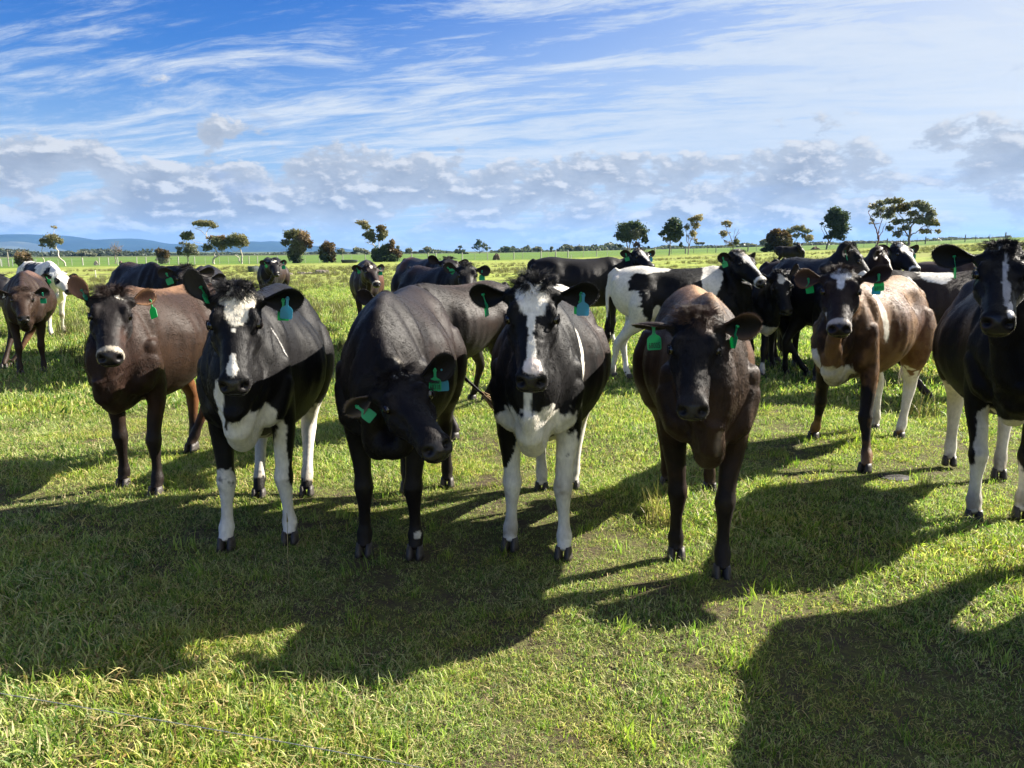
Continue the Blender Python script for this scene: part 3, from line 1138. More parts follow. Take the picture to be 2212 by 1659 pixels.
    for i in range(n):
        j = Vector(rng.normal(0, 1, 3))
        L_ = (.16 + .12 * rng.random()) * s
        base_ = e0.lerp(e, .55 + .5 * rng.random()) + j * .006
        sw.tube([base_, base_ + dv * L_ * .5 + j * .018 * s, base_ + dv * L_ * .9 + Z * (-.1 * L_) + j * .024 * s], [.0045 if not far else .009, .004 if not far else .008, .001], 4,
                col=tuple(np.array(tcol) * (.6 + .8 * rng.random())))
    sw.build('tail_switch', M_COAT, root)
    return root


build_cow.tail_col = (0.02, 0.015, 0.012)
build_cow.mz = (0.018, 0.016, 0.017)


# ---------------------------------------------------------------- ground sheet
def make_ground():
    # polar grid round the viewer, fine close by
    rr = np.concatenate([np.linspace(0.3, 12, 90), np.geomspace(12.3, 14000, 110)])
    aa = np.concatenate([np.linspace(-48, 48, 221), np.linspace(52, 308, 50)])
    aa = np.deg2rad(aa)
    n, m = len(rr), len(aa)
    R, A = np.meshgrid(rr, aa, indexing='ij')
    X, Y = R * np.sin(A), R * np.cos(A)
    Zz = land(X, Y) + bumpy(X, Y) * (1 - sm(R, 12, 30)) + 0.25 * sm(R, 30, 80) * np.sin(X * .05 + 1) * np.sin(Y * .04) * (1 - sm(R, 100, 140))
    V = np.stack([X.ravel(), Y.ravel(), Zz.ravel()], 1)
    F = []
    idx = np.arange(n * m).reshape(n, m)
    a = idx[:-1, :]
    b = idx[1:, :]
    a2, b2 = np.roll(a, -1, 1), np.roll(b, -1, 1)
    F = np.stack([a.ravel(), a2.ravel(), b2.ravel(), b.ravel()], 1)
    V = np.vstack([V, [[0, 0, float(bumpy(0, 0))]]])
    m_, t, out = new_mat('pasture')
    b = t.node('ShaderNodeBsdfPrincipled')
    geo = t.node('ShaderNodeNewGeometry')
    pos = geo.outputs['Position']
    x, y, z = t.sep(pos)
    dist = t.vmath('LENGTH', pos)
    fine = t.noise(pos, 38, 8, 0.7)
    mid = t.noise(pos, 4.0, 6, 0.65)
    clump = t.noise(t.vmath('MULTIPLY', pos, (1, .6, 1)), 0.9, 6, 0.62)
    broad = t.noise(pos, 0.12, 5, 0.6)
    vbroad = t.noise(t.vmath('MULTIPLY', pos, (.5, 1, 1)), 0.02, 5, 0.6)
    soil = t.mix(fine, (0.035, 0.026, 0.016), (0.16, 0.13, 0.085))
    g1 = t.mix(fine, (0.035, 0.045, 0.014), (0.20, 0.20, 0.07))
    near = t.mix(t.sstep(t.math('ADD', t.math('MULTIPLY', mid, .45), t.math('MULTIPLY', fine, .55)), .44, .56), soil, g1)
    # mid field: lush yellow-green with darker rush patches
    g2 = t.mix(t.sstep(t.math('ADD', t.math('MULTIPLY', clump, .7), t.math('MULTIPLY', fine, .3)), .38, .58), (0.11, 0.15, 0.035), (0.30, 0.35, 0.075))
    g2 = t.mix(t.sstep(broad, .42, .62), g2, t.mix(fine, (0.15, 0.17, 0.05), (0.32, 0.33, 0.10)))
    g2 = t.mix(t.math('MULTIPLY', t.sstep(t.math('ADD', t.math('MULTIPLY', broad, .5), t.math('MULTIPLY', clump, .5)), .52, .62), .7), g2, (0.065, 0.08, 0.03))
    far = t.mix(t.sstep(vbroad, .35, .65), (0.085, 0.155, 0.030), (0.13, 0.20, 0.042))
    far = t.mix(t.math('MULTIPLY', mid, .35), far, (0.05, 0.10, 0.02))
    c = t.mix(t.sstep(dist, 7, 16), near, g2)
    c = t.mix(t.sstep(t.math('ADD', dist, t.math('MULTIPLY', broad, 20)), 125, 150), c, far)
    c = t.mix(t.math('MULTIPLY', t.sstep(dist, 420, 700), .75), c, (0.085, 0.085, 0.045))
    t.put(b.inputs['Base Color'], c)
    b.inputs['Roughness'].default_value = 0.9
    b.inputs['Specular IOR Level'].default_value = 0.08
    h = t.math('ADD', fine, t.math('MULTIPLY', clump, 2.0))
    t.put(b.inputs['Normal'], t.bump(h, 0.7, 0.06))
    t.l.new(b.outputs[0], out.inputs[0])
    o = mesh_np('ground', V, F, m_, None, True)
    tag(o, kind='structure')


make_ground()


# ---------------------------------------------------------------- grass
def grass_mat(name, ramp, straw, trans=0.45):
    m, t, out = new_mat(name)
    b = t.node('ShaderNodeBsdfPrincipled')
    c = t.attr('Col')
    pos = t.node('ShaderNodeNewGeometry').outputs['Position']
    rnd = t.node('ShaderNodeObjectInfo').outputs['Random']
    n1 = t.noise(pos, 1.3, 4, 0.6)
    n2 = t.noise(pos, 5.0, 4, 0.6)
    # patches that are yellower / drier or deeper green
    cc = t.mix(t.sstep(n1, .40, .66), c, t.mix(0.75, c, ramp, 'MULTIPLY'))
    cc = t.mix(t.math('MULTIPLY', t.sstep(t.math('ADD', t.math('MULTIPLY', n2, .75), t.math('MULTIPLY', rnd, .25)), .52, .70), .75), cc, t.mix(0.5, straw, c))
    f = t.math('ADD', .78, t.math('MULTIPLY', rnd, .44))
    cc = t.mix(1.0, cc, t.comb(f, f, f), 'MULTIPLY')
    t.put(b.inputs['Base Color'], cc)
    b.inputs['Roughness'].default_value = 0.5
    b.inputs['Specular IOR Level'].default_value = 0.28
    tr = t.node('ShaderNodeBsdfTranslucent')
    t.put(tr.inputs['Color'], t.mix(1.0, cc, (1.15, 1.45, 0.65), 'MULTIPLY'))
    mx = t.node('ShaderNodeMixShader')
    mx.inputs[0].default_value = trans
    t.l.new(b.outputs[0], mx.inputs[1])
    t.l.new(tr.outputs[0], mx.inputs[2])
    t.l.new(mx.outputs[0], out.inputs[0])
    return m


M_GRASS = grass_mat('grass_blades', (1.2, 1.05, 0.6), (0.46, 0.40, 0.20))
M_RUSH = grass_mat('rush_blades', (1.2, 1.05, 0.8), (0.20, 0.17, 0.09), 0.3)


def blades(rng, n, spread, hmin, hmax, width, cols, lean=0.5, dry=0.12, seg=3):
    """curved tapering blades; returns V,F,C"""
    V, F, C = [], [], []
    for i in range(n):
        a = rng.random() * 2 * math.pi
        r = spread * math.sqrt(rng.random())
        x, y = r * math.cos(a), r * math.sin(a)
        h = hmin + (hmax - hmin) * rng.random() ** 1.4
        hd = rng.random() * 2 * math.pi
        ln = lean * (0.25 + rng.random() * 1.2)
        isdry = rng.random() < dry
        if isdry:
            ln *= 1.7
            h *= .8
        col = cols[rng.integers(len(cols))]
        if isdry:
            col = (0.50, 0.42, 0.24) if rng.random() < .65 else (0.24, 0.17, 0.09)
        w = width * (0.6 + .8 * rng.random())
        pa = hd + rng.normal(0, .8) + math.pi / 2
        sx, sy = math.cos(pa) * w / 2, math.sin(pa) * w / 2
        b = len(V)
        for k in range(seg + 1):
            f = k / seg
            th = ln * f * 1.1
            zz = h * f * (1 - .35 * min(ln, 1.6) * f)
            dd = h * ln * f * f * .9
            ww = (1 - f ** 1.6) * 1.0 + .02
            cx, cy_ = x + math.cos(hd) * dd, y + math.sin(hd) * dd
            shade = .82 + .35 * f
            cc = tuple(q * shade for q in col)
            if k < seg:
                V += [(cx - sx * ww, cy_ - sy * ww, zz), (cx + sx * ww, cy_ + sy * ww, zz)]
                C += [cc, cc]
            else:
                V += [(cx, cy_, zz)]
                C += [cc]
        for k in range(seg - 1):
            q = b + 2 * k
            F.append((q, q + 1, q + 3, q + 2))
        F.append((b + 2 * seg - 2, b + 2 * seg - 1, b + 2 * seg))
    return V, F, C


GC = [(0.175, 0.27, 0.045), (0.275, 0.36, 0.075), (0.35, 0.41, 0.12), (0.11, 0.19, 0.04), (0.42, 0.46, 0.19), (0.20, 0.29, 0.12), (0.54, 0.50, 0.28), (0.065, 0.14, 0.03)]
RC = [(0.075, 0.085, 0.030), (0.10, 0.11, 0.045), (0.06, 0.075, 0.028), (0.15, 0.14, 0.06)]


def tuft_objects(prefix, k, mat, **kw):
    res = []
    for i in range(k):
        rng = np.random.default_rng(100 + i + len(prefix))
        V, F, C = blades(rng, **kw)
        me = bpy.data.meshes.new(prefix)
        me.from_pydata(V, [], F)
        a = me.color_attributes.new('Col', 'FLOAT_COLOR', 'POINT')
        c = np.ones((len(V), 4), np.float32)
        c[:, :3] = C
        a.data.foreach_set('color', c.ravel())
        me.materials.append(mat)
        me.polygons.foreach_set('use_smooth', np.ones(len(me.polygons), bool))
        res.append(bpy.data.objects.new(prefix, me))
    return res


def scatter(name, label, P, S, srcs, seed=0, tilt=0.15):
    """one 'stuff' object whose geometry nodes put tufts on its points"""
    rng = np.random.default_rng(seed)
    n = len(P)
    me = bpy.data.meshes.new(name)
    me.vertices.add(n)
    me.vertices.foreach_set('co', np.asarray(P, np.float32).ravel())
    rot = np.zeros((n, 3), np.float32)
    rot[:, 0] = rng.normal(0, tilt, n)
    rot[:, 1] = rng.normal(0, tilt, n)
    rot[:, 2] = rng.random(n) * 2 * math.pi
    a = me.attributes.new('rot', 'FLOAT_VECTOR', 'POINT')
    a.data.foreach_set('vector', rot.ravel())
    a = me.attributes.new('scl', 'FLOAT', 'POINT')
    a.data.foreach_set('value', np.asarray(S, np.float32))
    a = me.attributes.new('pick', 'INT', 'POINT')
    a.data.foreach_set('value', rng.integers(0, len(srcs), n).astype(np.int32))
    o = bpy.data.objects.new(name, me)
    link(o)
    gt = bpy.data.node_groups.new(name, 'GeometryNodeTree')
    gt.interface.new_socket('Geometry', in_out='INPUT', socket_type='NodeSocketGeometry')
    gt.interface.new_socket('Geometry', in_out='OUTPUT', socket_type='NodeSocketGeometry')
    N, L = gt.nodes, gt.links
    gi, go = N.new('NodeGroupInput'), N.new('NodeGroupOutput')
    iop = N.new('GeometryNodeInstanceOnPoints')
    g2i = N.new('GeometryNodeGeometryToInstance')
    for s_ in reversed(srcs):
        oi = N.new('GeometryNodeObjectInfo')
        oi.inputs[0].default_value = s_
        L.new(oi.outputs['Geometry'], g2i.inputs[0])

    def na(nm, ty):
        q = N.new('GeometryNodeInputNamedAttribute')
        q.data_type = ty
        q.inputs[0].default_value = nm
        return q.outputs[0]
    e2r = N.new('FunctionNodeEulerToRotation')
    L.new(na('rot', 'FLOAT_VECTOR'), e2r.inputs[0])
    L.new(gi.outputs[0], iop.inputs['Points'])
    L.new(g2i.outputs[0], iop.inputs['Instance'])
    iop.inputs['Pick Instance'].default_value = True
    L.new(na('pick', 'INT'), iop.inputs['Instance Index'])
    L.new(e2r.outputs[0], iop.inputs['Rotation'])
    L.new(na('scl', 'FLOAT'), iop.inputs['Scale'])
    L.new(iop.outputs[0], go.inputs[0])
    md = o.modifiers.new('scatter', 'NODES')
    md.node_group = gt
    tag(o, label, None, None, 'stuff')
    return o


def pts_wedge(rng, n, d0, d1, power=1.0, margin=40):
    """points on the ground in the view wedge (with some margin), denser close by"""
    t = rng.random(n)
    d = (d0 ** (2 - power) + t * (d1 ** (2 - power) - d0 ** (2 - power))) ** (1 / (2 - power))
    a = np.deg2rad(-margin + 2 * margin * rng.random(n))
    x, y = d * np.sin(a), d * np.cos(a)
    return x, y, d


def make_grass():
    rng = np.random.default_rng(5)
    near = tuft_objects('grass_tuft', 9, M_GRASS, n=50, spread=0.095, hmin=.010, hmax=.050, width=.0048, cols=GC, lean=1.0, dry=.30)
    x, y, d = pts_wedge(rng, 33000, 1.5, 9.5, 1.0, 39)
    # bare, thin patches
    Pn = np.stack([x, y, np.zeros_like(x)], 1)
    cov = fbm(Pn, 1.7, 3, 77) + .5 * fbm(Pn, 6.0, 2, 78)
    keep = rng.random(len(x)) < np.clip(.88 + .75 * cov, .45, 1)
    x, y, d, cov = x[keep], y[keep], d[keep], cov[keep]
    z = land(x, y) + bumpy(x, y) - .004
    S = (0.65 + .55 * rng.random(len(x))) * np.clip(1.0 + .55 * fbm(np.stack([x, y, 0 * x], 1), .9, 3, 91), .6, 1.75)
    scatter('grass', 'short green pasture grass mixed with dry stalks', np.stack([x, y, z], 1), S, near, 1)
    # a few taller, greener tufts among it
    tall = tuft_objects('grass_tuft_tall', 5, M_GRASS, n=26, spread=0.06, hmin=.045, hmax=.11, width=.0050, cols=GC[:4], lean=.5, dry=.06)
    x, y, d = pts_wedge(rng, 380, 1.7, 12, 1.0, 39)
    z = land(x, y) + bumpy(x, y)
    scatter('tall_grass', 'taller green grass tufts standing above the grazed sward', np.stack([x, y, z], 1), .6 + .6 * rng.random(len(x)), tall, 2)
    # middle distance
    mid = tuft_objects('grass_tuft_mid', 6, M_GRASS, n=34, spread=0.22, hmin=.02, hmax=.085, width=.012, cols=GC, lean=.8, dry=.18, seg=2)
    x, y, d = pts_wedge(rng, 30000, 8, 38, .75, 38)
    z = land(x, y) + bumpy(x, y) * (1 - sm(d, 12, 30)) - .01
    scatter('pasture_grass', 'middle distance pasture grass behind the herd', np.stack([x, y, z], 1), .8 + .7 * rng.random(len(x)), mid, 3)
    # rushes in clumps
    rush = tuft_objects('rush_clump', 6, M_RUSH, n=70, spread=0.16, hmin=.14, hmax=.42, width=.008, cols=RC, lean=.35, dry=.2, seg=3)
    x, y, d = pts_wedge(rng, 9000, 11, 100, .35, 37)
    Pn = np.stack([x, y, 0 * x], 1)
    f = fbm(Pn, .11, 3, 13) + .5 * fbm(Pn, .5, 2, 14)
    keep = f > .02
    x, y, d = x[keep], y[keep], d[keep]
    z = land(x, y) + 0.25 * sm(d, 30, 80) * np.sin(x * .05 + 1) * np.sin(y * .04) * (1 - sm(d, 100, 140)) - .02
    scatter('rushes', 'grey green rush clumps scattered over the paddock', np.stack([x, y, z], 1), (.40 + .55 * rng.random(len(x)) + .35 * np.clip(f[keep], 0, 1)), rush, 4)
    return rush


RUSH_SRC = make_grass()


def single_tussock(px, py, s, label, n=170, cols=RC, h=.42):
    p = ground_at(px, py)
    rng = np.random.default_rng(int(px))
    V, F, C = blades(rng, n, .16 * s, .12 * s, h * s, .007, cols, .45, .25, 3)
    o = mesh_np('grass_tussock', np.array(V), F, M_RUSH, None, True, np.array(C))
    o.location = (p.x, p.y, float(land(p.x, p.y)) - .01)
    tag(o, label, 'tussock', 'rush tussocks between the cows')


single_tussock(152, 718, 1.5, 'big grey green rush tussock beside the spotted calf on the left')
single_tussock(188, 792, 1.0, 'brownish rush tussock just left of the brown heifer in front')
single_tussock(740, 755, 1.0, 'dark rush tussock at the right flank of the black white-faced cow')
single_tussock(1432, 1125, .62, 'pale seed-head tussock beside the legs of the brown calf', 60, [(0.28, .24, .14), (.2, .18, .08)], .55)
single_tussock(1990, 900, .9, 'dark green tussock behind the hind legs of the patched heifer', 120)


def stem_thing(px, py, h, lean, label):
    p = ground_at(px, py)
    m = MB()
    m.tube([(0, 0, 0), (lean * .3, 0, h * .5), (lean, .02, h)], [.0022, .0018, .0012], 5, col=(.36, .30, .17))
    m.tube([(lean, .02, h), (lean * 1.15, .02, h * 1.12)], [.004, .001], 5, col=(.30, .24, .13))
    o = m.build('dry_grass', M_RUSH)
    o.location = (p.x, p.y, 0)
    tag(o, label, 'dry grass', 'dry grass stems in the foreground')


stem_thing(626, 1290, .34, .0, 'pale dry grass stem in front of the black white-faced cow')
stem_thing(1848, 1245, .28, .01, 'pale dry grass stem right of the brown calf, in the shade')
stem_thing(700, 1190, .16, -.02, 'short dry stem between the two left front cows')


# ---------------------------------------------------------------- trees
def leaf_mat(name):
    m, t, out = new_mat(name)
    b = t.node('ShaderNodeBsdfPrincipled')
    c = t.attr('Col')
    t.put(b.inputs['Base Color'], c)
    b.inputs['Roughness'].default_value = 0.55
    b.inputs['Specular IOR Level'].default_value = 0.3
    tr = t.node('ShaderNodeBsdfTranslucent')
    t.put(tr.inputs['Color'], t.mix(1.0, c, (1.2, 1.2, .7), 'MULTIPLY'))
    mx = t.node('ShaderNodeMixShader')
    mx.inputs[0].default_value = 0.38
    t.l.new(b.outputs[0], mx.inputs[1])
    t.l.new(tr.outputs[0], mx.inputs[2])
    t.l.new(mx.outputs[0], out.inputs[0])
    return m


M_LEAF = leaf_mat('leaves')
M_BARK = simple_mat('bark', (0.3, 0.27, 0.23), 0.85, 0.2, 0.5, 6, 0.3, use_attr=True)
GUM = (0.14, 0.155, 0.09)
OLIVE = (0.21, 0.20, 0.115)
GREY = (0.19, 0.20, 0.15)
DARK = (0.065, 0.095, 0.060)
BRWN = (0.25, 0.18, 0.115)
PALE = (0.31, 0.27, 0.19)


def leaf_cloud(centres, n, size, rng):
    """centres: (x,y,z,rx,ry,rz,col,share) -> arrays of small quads gathered in clumps"""
    Vs, Cs = [], []
    wsum = sum(c[7] * (c[3] * c[5]) for c in centres)
    for (x, y, z, rx, ry, rz, col, sh) in centres:
        k = max(20, int(n * sh * rx * rz / wsum))
        nc = max(8, k // 15)
        # clump centres, mostly on the outer half of the blob
        dv = rng.normal(0, 1, (nc, 3))
        dv /= np.linalg.norm(dv, axis=1)[:, None]
        rad_ = (rng.random(nc) ** .5 * np.where(rng.random(nc) < .25, 1.32, 1.0))[:, None]
        cc = dv * rad_ * np.array([rx, ry, rz]) * .88 + np.array([x, y, z])
        cr = min(rx, rz) * (.13 + .20 * rng.random(nc) ** 1.5)
        ctone = .65 + .7 * rng.random(nc)
        w = rng.integers(0, nc, k)
        p = cc[w] + rng.normal(0, .70, (k, 3)) * cr[w][:, None]
        a = rng.normal(0, 1, (k, 3))
        a /= np.linalg.norm(a, axis=1)[:, None]
        b = np.cross(a, rng.normal(0, 1, (k, 3)))
        b /= np.linalg.norm(b, axis=1)[:, None]
        s_ = size * (.5 + rng.random(k))[:, None]
        quad = np.stack([p - a * s_ * .5, p + b * s_ * .32, p + a * s_ * .5, p - b * s_ * .32], 1)
        Vs.append(quad.reshape(-1, 3))
        tone = ctone[w] * (.8 + .4 * rng.random(k))
        c3 = np.array(col)[None] * tone[:, None]
        Cs.append(np.repeat(c3, 4, 0))
    V = np.vstack(Vs)
    C = np.vstack(Cs)
    F = np.arange(len(V)).reshape(-1, 4)
    return V, F, C


def make_tree(label, off, base, dist, trunks, blobs, n=2600, leaf=.34, bark=(0.34, 0.30, 0.25), cat='tree', group='trees along the paddock fence', name='gum_tree', airy=0.0, twigs=26, thick=1.0):
    """off: offset of the zoomed view the points were read in (6 zoomed px = 1 px of the picture)"""
    n = int(n * 2.5)
    leaf = leaf * .80
    rng = np.random.default_rng(int(abs(base[0]) + off[0]))
    bx, by = off[0] + base[0] / 6.0, off[1] + base[1] / 6.0
    g0 = at_depth(bx, by, dist)
    gz = float(land(g0.x, dist))
    k = dist / F_PX / 6.0                       # metres per zoomed px at that distance
    root = empty(name, (g0.x, dist, gz))
    tag(root, label, cat, group)

    def loc(zx, zy, dy=0.0):
        return Vector(((zx - base[0]) * k, dy, (base[1] - zy) * k))
    m = MB()
    tips = []
    for pts, r0, r1 in trunks:
        P = [loc(a, b, rng.normal(0, .25) if i else 0) for i, (a, b) in enumerate(pts)]
        if P[0].length < .3:
            P[0].z -= .4
        dense = []
        for i in range(len(P) - 1):
            for q in range(4):
                f = q / 4
                dense.append(P[i].lerp(P[i + 1], f) + Vector(rng.normal(0, .05, 3)))
        dense.append(P[-1])
        R = [max(.03, (r0 + (r1 - r0) * i / (len(dense) - 1)) * k * thick) for i in range(len(dense))]
        m.tube(dense, R, 6, col=bark)
        tips.append(P[-1])
        tips.append(P[-2].lerp(P[-1], .5))
    cent = []
    for bl in blobs:
        zx, zy, rx, rz = bl[:4]
        col = bl[4] if len(bl) > 4 else GUM
        sh = bl[5] if len(bl) > 5 else 1.0
        c = loc(zx, zy, rng.normal(0, .15) * rx * k)
        cent.append((c.x, c.y, c.z, rx * k, rx * k * .9, rz * k, col, sh))
        # limbs reach from the trunk into the crown
        if tips:
            src = min(tips, key=lambda q: (q - c).length + max(0, q.z - c.z) * 2)
            for q in range(max(2, twigs // max(1, len(blobs)))):
                d = Vector(rng.normal(0, 1, 3)).normalized()
                e = c + Vector((d.x * rx * k * .8, d.y * rx * k * .7, d.z * rz * k * .7))
                mdl = src.lerp(e, .5) + Vector((rng.normal(0, .2), rng.normal(0, .2), -.12 * abs(e.x - src.x)))
                m.tube([src, mdl, e], [2.6 * k * thick, 1.9 * k * thick, .9 * k * thick], 4, col=tuple(q_ * .75 for q_ in bark))
    if m.V:
        m.build('trunk', M_BARK, root)
    if cent:
        V, F, C = leaf_cloud(cent, n, leaf, rng)
        mesh_np('crown', V, F, M_LEAF, root, False, C)
    return root


O1, O2, O3, O4 = (0, 449.4), (345.7, 449.4), (691.3, 449.4), (979.4, 449.4)
O5, O6, O7 = (1302.0, 403.3), (1613.1, 391.8), (1843.5, 403.3)
BK_PALE, BK_DARK, BK_RED = (0.50, 0.45, 0.38), (0.16, 0.14, 0.12), (0.22, 0.11, 0.10)

make_tree('leaning gum with a bent pale trunk and a small tuft on top, far left', O1, (855, 770), 125,
          [([(855, 770), (850, 715), (800, 660), (765, 600), (750, 550)], 10, 7), ([(750, 550), (700, 510), (660, 460)], 6, 3), ([(750, 550), (770, 500), (810, 460)], 6, 3), ([(745, 500), (740, 400), (745, 300)], 3, 1.5)],
          [(720, 420, 80, 60, OLIVE), (640, 450, 70, 40, OLIVE), (810, 455, 50, 42, OLIVE), (705, 510, 50, 40, GREY), (758, 278, 42, 22, PALE, .7)], 1900, .26, BK_PALE)
make_tree('thin bare-stemmed sapling beside the leaning gum', O1, (588, 778), 125,
          [([(588, 778), (586, 680), (588, 600), (580, 520)], 7, 3)], [(585, 450, 35, 30, OLIVE), (590, 520, 45, 18, GREY, .6), (575, 480, 20, 50, GREY, .5)], 420, .22, BK_PALE)
make_tree('rounded reddish brown bush at the left end of the fence', O1, (325, 790), 120, [([(325, 790), (325, 740)], 12, 8)],
          [(320, 660, 85, 62, BRWN), (270, 705, 55, 70, OLIVE), (380, 700, 55, 75, (.09, .065, .03)), (325, 740, 85, 45, GUM)], 3600, .30, BK_DARK, 'bush', name='bush')
make_tree('leafless grey tree standing alone behind the fence', O1, (1503, 742), 150,
          [([(1503, 742), (1500, 640), (1505, 560), (1515, 480)], 7, 2), ([(1502, 650), (1460, 570), (1440, 500)], 3, 1), ([(1503, 620), (1560, 550), (1600, 510)], 3, 1), ([(1503, 590), (1480, 520), (1470, 470)], 3, 1),
           ([(1504, 570), (1540, 510), (1550, 460)], 2.5, 1), ([(1502, 660), (1545, 610), (1590, 570)], 2.5, 1)],
          [(1515, 550, 90, 85, (.16, .12, .10), .25)], 120, .15, (0.24, .20, .18), name='bare_tree', twigs=40)
make_tree('twin-headed brown green bush right of the leafless tree', O1, (2110, 742), 140, [([(2110, 742), (2110, 700)], 12, 8)],
          [(2080, 600, 52, 62, (.11, .08, .04)), (2160, 620, 45, 65, (.11, .08, .04)), (2110, 680, 80, 60, GREY)], 2800, .28, BK_DARK, 'bush', name='bush')
make_tree('tall umbrella gum with a twisted trunk and a flat high crown', O2, (700, 728), 130,
          [([(700, 728), (698, 670), (780, 615), (735, 555), (690, 500), (640, 465)], 14, 7), ([(640, 470), (660, 420), (635, 380), (635, 320), (665, 280)], 8, 3), ([(635, 370), (570, 320), (500, 280)], 4, 2), ([(720, 640), (715, 580)], 7, 5),
           ([(660, 475), (560, 470), (480, 450), (410, 400)], 4, 2)],
          [(540, 215, 100, 38, OLIVE), (650, 215, 95, 40, OLIVE), (720, 245, 50, 35, OLIVE), (385, 370, 85, 55, GUM), (330, 400, 35, 25, GUM, .7),
           (760, 440, 105, 70, GUM), (690, 400, 70, 30, BRWN), (820, 400, 50, 40, BRWN), (620, 520, 55, 45, GUM), (820, 510, 50, 50, OLIVE)], 5200, .28, BK_PALE)
make_tree('small airy grey green gum left of the umbrella gum', O2, (366, 730), 135,
          [([(366, 730), (372, 650), (350, 580), (330, 520)], 8, 3), ([(368, 680), (330, 640), (280, 590)], 3, 2), ([(370, 650), (420, 590), (450, 560)], 4, 2)],
          [(400, 520, 90, 65, GREY), (300, 465, 45, 20, GREY), (265, 535, 50, 25, GREY), (265, 590, 45, 28, GUM), (370, 580, 80, 45, GREY, .8), (470, 590, 55, 35, GREY, .7)], 2200, .26, (.26, .23, .2))
make_tree('umbrella gum with two pale stems and a domed crown', O2, (1050, 720), 130,
          [([(1050, 720), (1058, 620), (1050, 520)], 12, 7), ([(1030, 700), (1015, 640), (980, 605)], 8, 4), ([(1052, 540), (1000, 580), (930, 530)], 3, 2), ([(1062, 700), (1075, 620)], 6, 5)],
          [(980, 400, 95, 65, GUM), (1070, 410, 80, 60, OLIVE), (920, 450, 60, 55, GUM), (1110, 465, 60, 38, OLIVE), (1000, 470, 60, 30, GREY)], 3600, .28, BK_PALE)
make_tree('big dense gum with a brown sunlit crown behind the distant star-faced cow', O2, (1770, 690), 130,
          [([(1770, 695), (1775, 600), (1760, 480)], 16, 8)],
          [(1690, 330, 75, 60, GUM), (1780, 320, 70, 65, OLIVE), (1870, 370, 85, 80, BRWN), (1640, 430, 70, 40, GUM), (1930, 440, 60, 55, (.12, .08, .035)), (1780, 430, 90, 60, GUM),
           (1760, 540, 100, 80, GUM), (1850, 500, 60, 60, OLIVE), (1770, 640, 80, 55, DARK), (1700, 580, 45, 50, DARK)], 8200, .30, BK_DARK)
make_tree('oval brown green bush right of the dense gum', O3, (100, 690), 130, [([(100, 690), (100, 650)], 12, 8)],
          [(110, 500, 75, 75, (.12, .08, .035)), (50, 540, 55, 80, GUM), (150, 600, 55, 85, (.075, .06, .035)), (90, 620, 95, 65, DARK)], 4600, .30, BK_DARK, 'bush', name='bush')
make_tree('tall swept gum rising over dense dark bushes, left of centre', O3, (770, 668), 130,
          [([(770, 668), (765, 590), (710, 470), (680, 400), (640, 290)], 11, 4), ([(770, 640), (775, 520), (770, 400), (800, 300)], 7, 3), ([(700, 460), (640, 440), (600, 420)], 3, 2)],
          [(560, 180, 75, 34, PALE), (610, 225, 60, 40, OLIVE), (680, 270, 35, 18, GUM), (650, 335, 82, 48, GUM), (690, 390, 50, 40, GUM), (800, 250, 66, 48, (.13, .095, .03)), (830, 320, 55, 60, OLIVE), (790, 365, 50, 40, GUM)], 4300, .27, BK_PALE)
make_tree('dense dark bush with a pointed brown top under the swept gum', O3, (860, 664), 127, [([(860, 664), (860, 620)], 12, 8)],
          [(730, 570, 65, 95, DARK), (850, 520, 70, 80, DARK), (940, 430, 32, 60, BRWN), (900, 500, 60, 70, (.09, .065, .035)), (990, 560, 65, 60, (.10, .07, .04)), (940, 610, 90, 55, DARK), (780, 630, 90, 40, DARK)], 7800, .30, BK_DARK, 'bush', name='bush')
make_tree('round-topped dark green tree, the first right of centre', O5, (330, 830), 120,
          [([(330, 830), (325, 740), (300, 640), (260, 540)], 12, 3), ([(335, 800), (350, 700), (370, 580), (400, 450)], 9, 3), ([(340, 790), (400, 700), (470, 620)], 6, 2), ([(325, 760), (250, 690)], 4, 2)],
          [(270, 480, 85, 75, DARK), (350, 440, 80, 50, DARK), (430, 440, 80, 60, DARK), (500, 520, 70, 70, DARK), (215, 570, 60, 60, DARK), (400, 550, 100, 70, GREY), (300, 600, 90, 60, DARK), (540, 620, 45, 70, DARK, .8),
           (220, 700, 30, 30, DARK, .6), (590, 720, 20, 20, DARK, .5), (430, 680, 60, 35, (.10, .06, .045), .7)], 4600, .30, (.2, .18, .16))
make_tree('dark cypress-like tree with a thin pale stem, second right of centre', O5, (857, 835), 122,
          [([(857, 838), (868, 700), (880, 560), (890, 430)], 11, 3), ([(865, 720), (820, 660), (780, 600)], 4, 2), ([(870, 700), (940, 650), (990, 620)], 4, 2)],
          [(900, 430, 75, 60, DARK), (860, 500, 90, 55, DARK), (960, 480, 60, 70, DARK), (800, 540, 60, 45, DARK), (760, 580, 45, 25, DARK), (900, 590, 90, 60, DARK), (990, 570, 45, 60, DARK), (830, 640, 60, 35, GUM, .7), (1010, 700, 35, 35, DARK, .5), (960, 650, 60, 30, GREY, .6)], 3900, .30, (.2, .18, .16))
make_tree('slender thin-crowned gum right beside the dark cypress-like tree', O5, (1107, 822), 122,
          [([(1107, 825), (1118, 720), (1080, 620), (1060, 540)], 8, 3), ([(1118, 720), (1160, 600), (1190, 480), (1210, 420)], 6, 2), ([(1115, 700), (1100, 600), (1130, 500), (1130, 430)], 4, 2)],
          [(1220, 370, 75, 42, PALE), (1140, 390, 55, 30, OLIVE), (1080, 480, 45, 40, GREY, .6), (1190, 460, 60, 50, PALE, .7), (1160, 560, 50, 60, PALE, .5), (1200, 640, 30, 40, PALE, .4)], 1700, .24, (.25, .21, .19))
